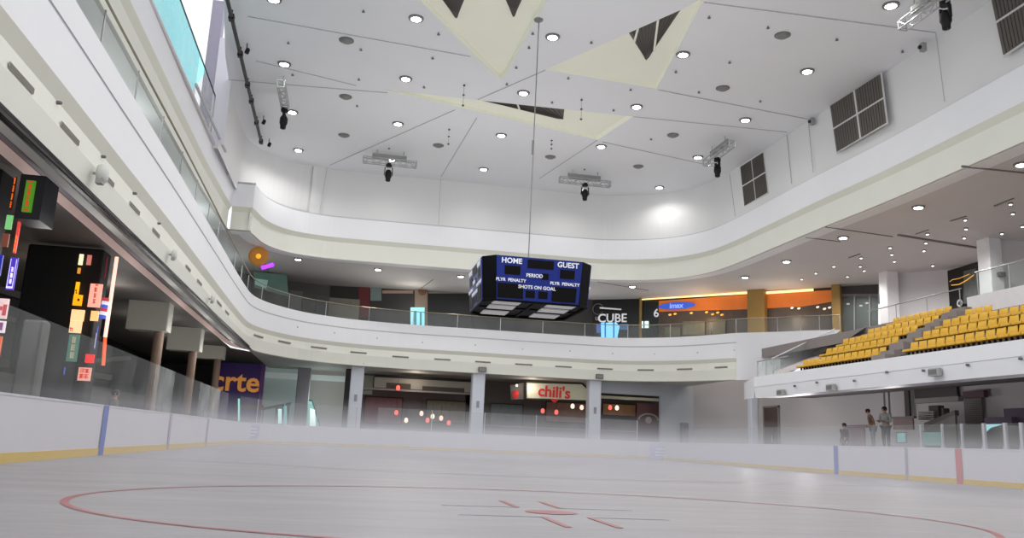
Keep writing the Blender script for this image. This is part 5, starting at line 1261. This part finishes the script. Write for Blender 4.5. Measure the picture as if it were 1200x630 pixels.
p = at(1171, 322, 'y', 35.3); o = thing('wall_camera', 'small dark wall box behind the glass rail at the right edge', 'camera', p)
MB().bbox((p.x-.15, 35.05, p.z-.1), (p.x+.2, 35.3, p.z+.12), .03).build('camera_body', M_DARK2, o)

# far-left corner of the second level
YC = 60.5
YS2 = at(303, 300.5, 'z', 11.2).y
p = at(303, 300.5, 'y', YS2)
o = thing('round_logo_sign', 'round amber ring sign on the second level in the far left corner', 'sign', p)
MB().lathe(p, [(.28, 0), (.58, 0), (.6, .12), (.42, .14), (.28, .1)], 24, (.1, -1, 0)).build('ring_face', glow('amber_ring', (140, 92, 30), .45), o, smooth=True)
MB().lathe(p+Vector((0, -.1, 0)), [(.05, 0), (.16, .05), (.05, .16)], 12, (.1, -1, 0)).build('centre_star', glow('amber_core', (226, 160, 40), .9), o)
pa = at(305.5, 314, 'y', YS2); pb = at(321.5, 309.5, 'y', YS2)
o = thing('purple_neon_tube', 'short violet neon tube below the round amber sign', 'neon tube', pa)
MB().cyl(pa, pb, .13, n=10).build('tube', glow('violet_neon', (160, 60, 240), 1.3), o)
for q in (pa, pb): MB().cyl(q, q.lerp((pa+pb)/2, .06), .15, n=10).build('end_cap', M_BLACK, o)
o = thing('teal_shopfront', 'dim teal lit glass shopfront in the far left corner of the second level', 'shopfront', at(312, 340, 'y', YC-.3))
tq_ = [at(*q, 'y', YC-.3) for q in ((297, 318), (336, 322), (338, 347), (298, 336))]
MB().prism(tq_, (0, .1, 0)).build('glass_front', mat('teal_front', s(84, 112, 104), .3, noise=.4, scale=.9, emit=.07), o)
tq_ = [at(*q, 'y', YC-.45) for q in ((299, 326), (314, 328), (312, 338), (299, 333))]
MB().prism(tq_, (0, .05, 0)).build('bright_patch', mat('teal_patch', s(140, 176, 168), .3, noise=.3, emit=.14), o)
# dark shelving behind the left part of the far balcony
for k, (x0, x1, rgb) in enumerate(((340, 352, (70, 72, 70)), (356, 368, (56, 56, 54)), (372, 384, (64, 64, 62)), (386, 420, (98, 92, 84)))):
    a = at(x0, 340+.18*(x0-340), 'y', 60); b = at(x1, 374, 'y', 60)
    MB().box((a.x, 60, 7.15), (b.x, 60.3, a.z)).build('shop_screen', mat('shop_screen_%d' % k, s(*rgb), .6, noise=.25), label='dim grey shop partition behind the far balcony glass, %s from the left corner' % ORD[k], cat='partition')
# left second-level gallery shop glazing seen from below
for k in range(9):
    y = 10+k*5
    o = MB().box((-12.4, y, 7.15), (-12.3, y+.12, ZG)).build('trim_gallery_mullion', mat('mullion_grey', s(112, 112, 110), .5), kind='structure')

# ================================================================ PEOPLE
def skinbody(name, joints, links, m, parent, levels=2, root=0):
    me = bpy.data.meshes.new(name); o0 = wloc(parent)
    me.from_pydata([Vector(j[0])-o0 for j in joints], links, [])
    o = bpy.data.objects.new(name, me); COL.objects.link(o); o.parent = parent
    me.materials.append(m)
    sk = o.modifiers.new('skin', 'SKIN')
    for v, j in zip(me.skin_vertices[0].data, joints):
        r = j[1]; v.radius = (r, r) if not isinstance(r, tuple) else r
    me.skin_vertices[0].data[root].use_root = True
    ss = o.modifiers.new('sub', 'SUBSURF'); ss.levels = levels; ss.render_levels = levels
    return o
def person(loc, rz, label, jacket, trousers, hgt=1.7, bend=0.0, pose='stand', hold=None):
    o = thing('person', label, 'person', loc)
    R = Matrix.Rotation(rz, 3, 'Z'); k = hgt/1.7; L0 = Vector(loc)
    V = lambda x, y, z: L0+R@(Vector((x, y+bend*max(0, z-.9), z-.12*bend*max(0, z-.9)))*k)
    arms = {}
    for e in (-1, 1):
        if pose == 'hold': arms[e] = [V(.2*e, 0, 1.38), V(.27*e, .02, 1.1), V(.14*e, .27, 1.12)]
        elif pose == 'hip': arms[e] = [V(.2*e, 0, 1.38), V(.33*e, -.06, 1.12), V(.2*e, .12, .98)]
        else: arms[e] = [V(.2*e, 0, 1.38), V(.25*e, -.02, 1.1), V(.25*e, .06, .86)]
    J = [(V(0, 0, .92), .13*k), (V(0, 0, 1.12), .12*k), (V(0, 0, 1.32), .145*k), (V(0, .0, 1.43), .07*k), (V(0, .015, 1.5), .055*k), (V(0, .03, 1.585), .085*k), (V(0, .03, 1.65), .07*k)]
    links = [(0, 1), (1, 2), (2, 3), (3, 4), (4, 5), (5, 6)]
    for e in (-1, 1):
        n = len(J); J += [(V(.1*e, 0, .86), .095*k), (V(.11*e, .02, .48), .062*k), (V(.11*e, -.01, .09), .042*k), (V(.12*e, .13, .03), .035*k)]
        links += [(0, n), (n, n+1), (n+1, n+2), (n+2, n+3)]
        n = len(J); a = arms[e]; J += [(a[0], .06*k), (a[1], .043*k), (a[2], .03*k), (a[2]+(a[2]-a[1]).normalized()*.09*k, (.036*k, .018*k))]
        links += [(2, n), (n, n+1), (n+1, n+2), (n+2, n+3)]
        hd = a[2]+(a[2]-a[1]).normalized()*.1*k; dr = (a[2]-a[1]).normalized(); sd = dr.cross(Vector((0, 0, 1)));
        sd = sd.normalized() if sd.length > .1 else Vector((1, 0, 0))
        for q in range(4):
            m0 = len(J); b0 = hd+sd*((q-1.5)*.02*k); ln = (.07, .08, .075, .06)[q]*k
            J += [(b0+dr*.02*k, .009*k), (b0+dr*ln*.6-Vector((0, 0, .006)), .0085*k), (b0+dr*ln-Vector((0, 0, .02*k)), .008*k)]; links += [(n+3, m0), (m0, m0+1), (m0+1, m0+2)]
        m0 = len(J); J += [(hd-dr*.04*k+sd*.035*k*e, .011*k), (hd-dr*.0*k+sd*.06*k*e, .009*k)]; links += [(n+3, m0), (m0, m0+1)]
    # nose
    n = len(J); J.append((V(0, .125, 1.58), .014*k)); links.append((5, n))
    skinbody('body', J, links, M_SKIN, o)
    # clothing
    Jc = [(V(0, 0, .84), .15*k), (V(0, 0, 1.12), .145*k), (V(0, 0, 1.33), .165*k), (V(0, .0, 1.43), .085*k)]; lc = [(0, 1), (1, 2), (2, 3)]
    for e in (-1, 1):
        n = len(Jc); a = arms[e]; Jc += [(a[0], .078*k), (a[1], .058*k), (a[2]-(a[2]-a[1])*.08, .046*k)]; lc += [(2, n), (n, n+1), (n+1, n+2)]
    skinbody('jacket', Jc, lc, jacket, o)
    Jt = [(V(0, 0, .92), .145*k)]; lt = []
    for e in (-1, 1):
        n = len(Jt); Jt += [(V(.1*e, 0, .84), .108*k), (V(.11*e, .02, .48), .08*k), (V(.11*e, -.01, .1), .062*k)]; lt += [(0, n), (n, n+1), (n+1, n+2)]
        sh = MB().bbox(V(.12*e, .05, .045)-Vector((.055, .13, .045))*k, V(.12*e, .05, .045)+Vector((.055, .13, .045))*k, .02); sh.build('shoe', M_BLACK, o)
    skinbody('trousers', Jt, lt, trousers, o)
    hc = V(0, .0, 1.645); hm = MB()
    hm.lathe(hc-Vector((0, 0, .06*k)), [(.085*k, -.04*k), (.105*k, 0), (.108*k, .05*k), (.085*k, .105*k), (.03*k, .13*k)], 16); hm.build('hair', M_HAIR, o, smooth=True)
    for e in (-1, 1): MB().lathe(V(.03*e, .108, 1.6), [(.009*k, 0), (.009*k, .006)], 8, R@Vector((0, 1, 0))).build('eye', M_BLACKG, o)
    for e in (-1, 1): MB().lathe(V(.088*e, .03, 1.575), [(.012*k, 0), (.026*k, .008), (.012*k, .018)], 8, R@Vector((e, 0, 0))).build('ear', M_SKIN, o)
    MB().cbox(V(0, .112, 1.535), .045*k, .012*k, .012*k, rz).build('mouth', mat('lip', s(150, 90, 86), .6), o)
    return o
p = at(1023, 500, 'x', 22.9)
person((22.9, p.y, 1.15), PI*.35, 'person in a brown jacket and grey trousers standing behind the right boards, hands on hips', mat('jacket_brown', s(112, 92, 76), .8, noise=.15, scale=8), mat('trousers_grey', s(128, 130, 138), .8), 1.72, .25, 'hip')
p = at(1038, 500, 'x', 23.8)
person((23.8, p.y, 1.15), PI*.6, 'dark-haired person in a pale grey top behind and right of the brown jacket', mat('top_pale', s(168, 172, 170), .8), mat('trousers_dark', s(78, 76, 82), .8), 1.86, .05, 'hold')
p = at(989.5, 505, 'x', 22.2)
person((22.2, p.y, .55), PI*.5, 'small dark-clothed person behind the right boards near the blue seam', mat('jacket_plum', s(84, 72, 78), .8), mat('trousers_plum', s(90, 80, 84), .8), 1.66, 0, 'stand')
p = at(137, 447, 'x', -7.0)
person((-7.0, p.y, -.03), -PI*.5, 'faint person in a grey top behind the left glass below the neon tower', mat('top_grey', s(112, 110, 110), .8), mat('trousers_dark', s(78, 76, 82), .8), 1.8, 0, 'stand')

# ================================================================ MIST
def mist():
    m = bpy.data.materials.new('mist'); m.use_nodes = True; nt = m.node_tree
    for n in list(nt.nodes): nt.nodes.remove(n)
    out = nt.nodes.new('ShaderNodeOutputMaterial')
    ab = nt.nodes.new('ShaderNodeVolumeAbsorption'); ab.inputs['Color'].default_value = (0, 0, 0, 1); ab.inputs['Density'].default_value = MIST_D
    em = nt.nodes.new('ShaderNodeEmission'); em.inputs['Color'].default_value = s(182, 182, 189)+(1,); em.inputs['Strength'].default_value = MIST_D  # mist brightness comes from its own emission in place of scattered light
    ad = nt.nodes.new('ShaderNodeAddShader'); nt.links.new(ab.outputs[0], ad.inputs[0]); nt.links.new(em.outputs[0], ad.inputs[1])
    nt.links.new(ad.outputs[0], out.inputs['Volume'])
    return m
MIST_D = .023
MB().box((-5.4, 13, .02), (20.0, 55.2, 1.28)).build('mist', mist(), label='thin cold white mist lying over the far part of the ice', cat='mist', kind='stuff')

# ================================================================ LIGHT
def spot(x, y, z, e, ang=150, blend=.8, size=.25, col=(1, .985, .96)):
    d = bpy.data.lights.new('lamp', 'SPOT'); d.energy = e; d.spot_size = math.radians(ang); d.spot_blend = blend; d.shadow_soft_size = size; d.color = col
    o = bpy.data.objects.new('lamp', d); COL.objects.link(o); o.location = (x, y, z); return o
def point(x, y, z, e, size=.5, col=(1, .97, .93)):
    d = bpy.data.lights.new('lamp', 'POINT'); d.energy = e; d.shadow_soft_size = size; d.color = col
    o = bpy.data.objects.new('lamp', d); COL.objects.link(o); o.location = (x, y, z); return o
for x, y in LIGHTS: spot(x, y, ZC-.16, (560 if x < -4 else 300) if y > 50 else 90 if x < -4 else 150 if x > 19 else 500)
for px, py in gl:
    p = at(px, py, 'z', ZG); spot(p.x, p.y, ZG-.16, 200, 140)
for x, y, z, e in ((30, 40, 11.6, 700), (28, 34, 11.6, 500), (29.5, 46, 11.6, 500), (27, 28, 11.6, 300)): spot(x, y, z, e, 168, .6)
for x, y, z, e, c in ((4, 61, 10.5, 60, (1, .9, .8)), (14, 60, 10.5, 60, (1, .9, .8)), (-9, 56, 10.5, 40, (.8, .95, 1)), (24, 55, 9.8, 70, (1, .7, .4)), (28, 50.5, 9.8, 60, (1, .75, .5)),
                      (-9.5, 30, 10.8, 130, (1, 1, .96)), (-9.5, 18, 10.8, 130, (1, 1, .96)), (-9.5, 44, 10.8, 130, (1, 1, .96)),
                      (-9, 24, 16.8, 60, (.75, 1, 1)), (-9, 34, 16.8, 40, (.9, 1, 1)),
                      (-8.6, 32, 5.0, 30, (1, .93, .86)), (-9, 40, 5.0, 40, (1, .93, .86)), (-9, 48, 5.0, 40, (1, .93, .86)), (-10, 28, 4.8, 10, (1, .8, .6)),
                      (4.5, 59, 4.6, 30, (1, .85, .75)), (12.8, 58.9, 4.6, 30, (1, .85, .75)), (20, 59, 4, 18, (1, .85, .75)), (-1.8, 60.5, 3.2, 50, (.85, 1, .98)),
                      (22.6, 45, 2.6, 170, (1, .97, .97)), (22, 38, 2.6, 140, (1, .95, .95)), (22, 31, 2.8, 55, (1, .95, .95)), (22.5, 24, 2.8, 25, (1, .95, .95))):
    point(x, y, z, e, .4, c)  # unseen lamps added to lift the shop, gallery and under-seat interiors
for x, y, e in ((2.5, 14, 170), (12, 14, 190), (4, 28, 340), (11, 28, 280), (3, 42, 460), (11, 42, 360)):  # soft fill added in mid-hall to lift ceiling and walls, no fixtures there
    o = point(x, y, 9.6, e, 2.5, (1, .99, .98)); o.data.specular_factor = 0
for x, y, e in ((2, 58.6, 90), (9, 58.6, 90), (16, 58.4, 90), (22.5, 55.6, 70), (27, 50.5, 60), (-9.3, 40, 80), (-9.3, 26, 80), (-8, 54, 60)):  # unseen low lamps added on the walkways to brighten the gallery soffit
    point(x, y, 8.7, e, 1.0, (1, .98, .96))
for y in (12, 20, 28, 36, 44): point(-6.6, y, 4.2, 46, .6, (1, .98, .98))  # unseen lamps added below the left balcony to brighten its soffit
w = bpy.data.worlds.new('world'); scene.world = w; w.use_nodes = True
w.node_tree.nodes['Background'].inputs['Color'].default_value = (.86, .88, .92, 1); w.node_tree.nodes['Background'].inputs['Strength'].default_value = 1.15

scene.view_settings.view_transform = 'Standard'
scene.view_settings.look = 'None'
scene.view_settings.exposure = 0.2
scene.cycles.use_denoising = True
scene.cycles.max_bounces = 8
scene.cycles.transparent_max_bounces = 24
scene.cycles.sample_clamp_indirect = 4
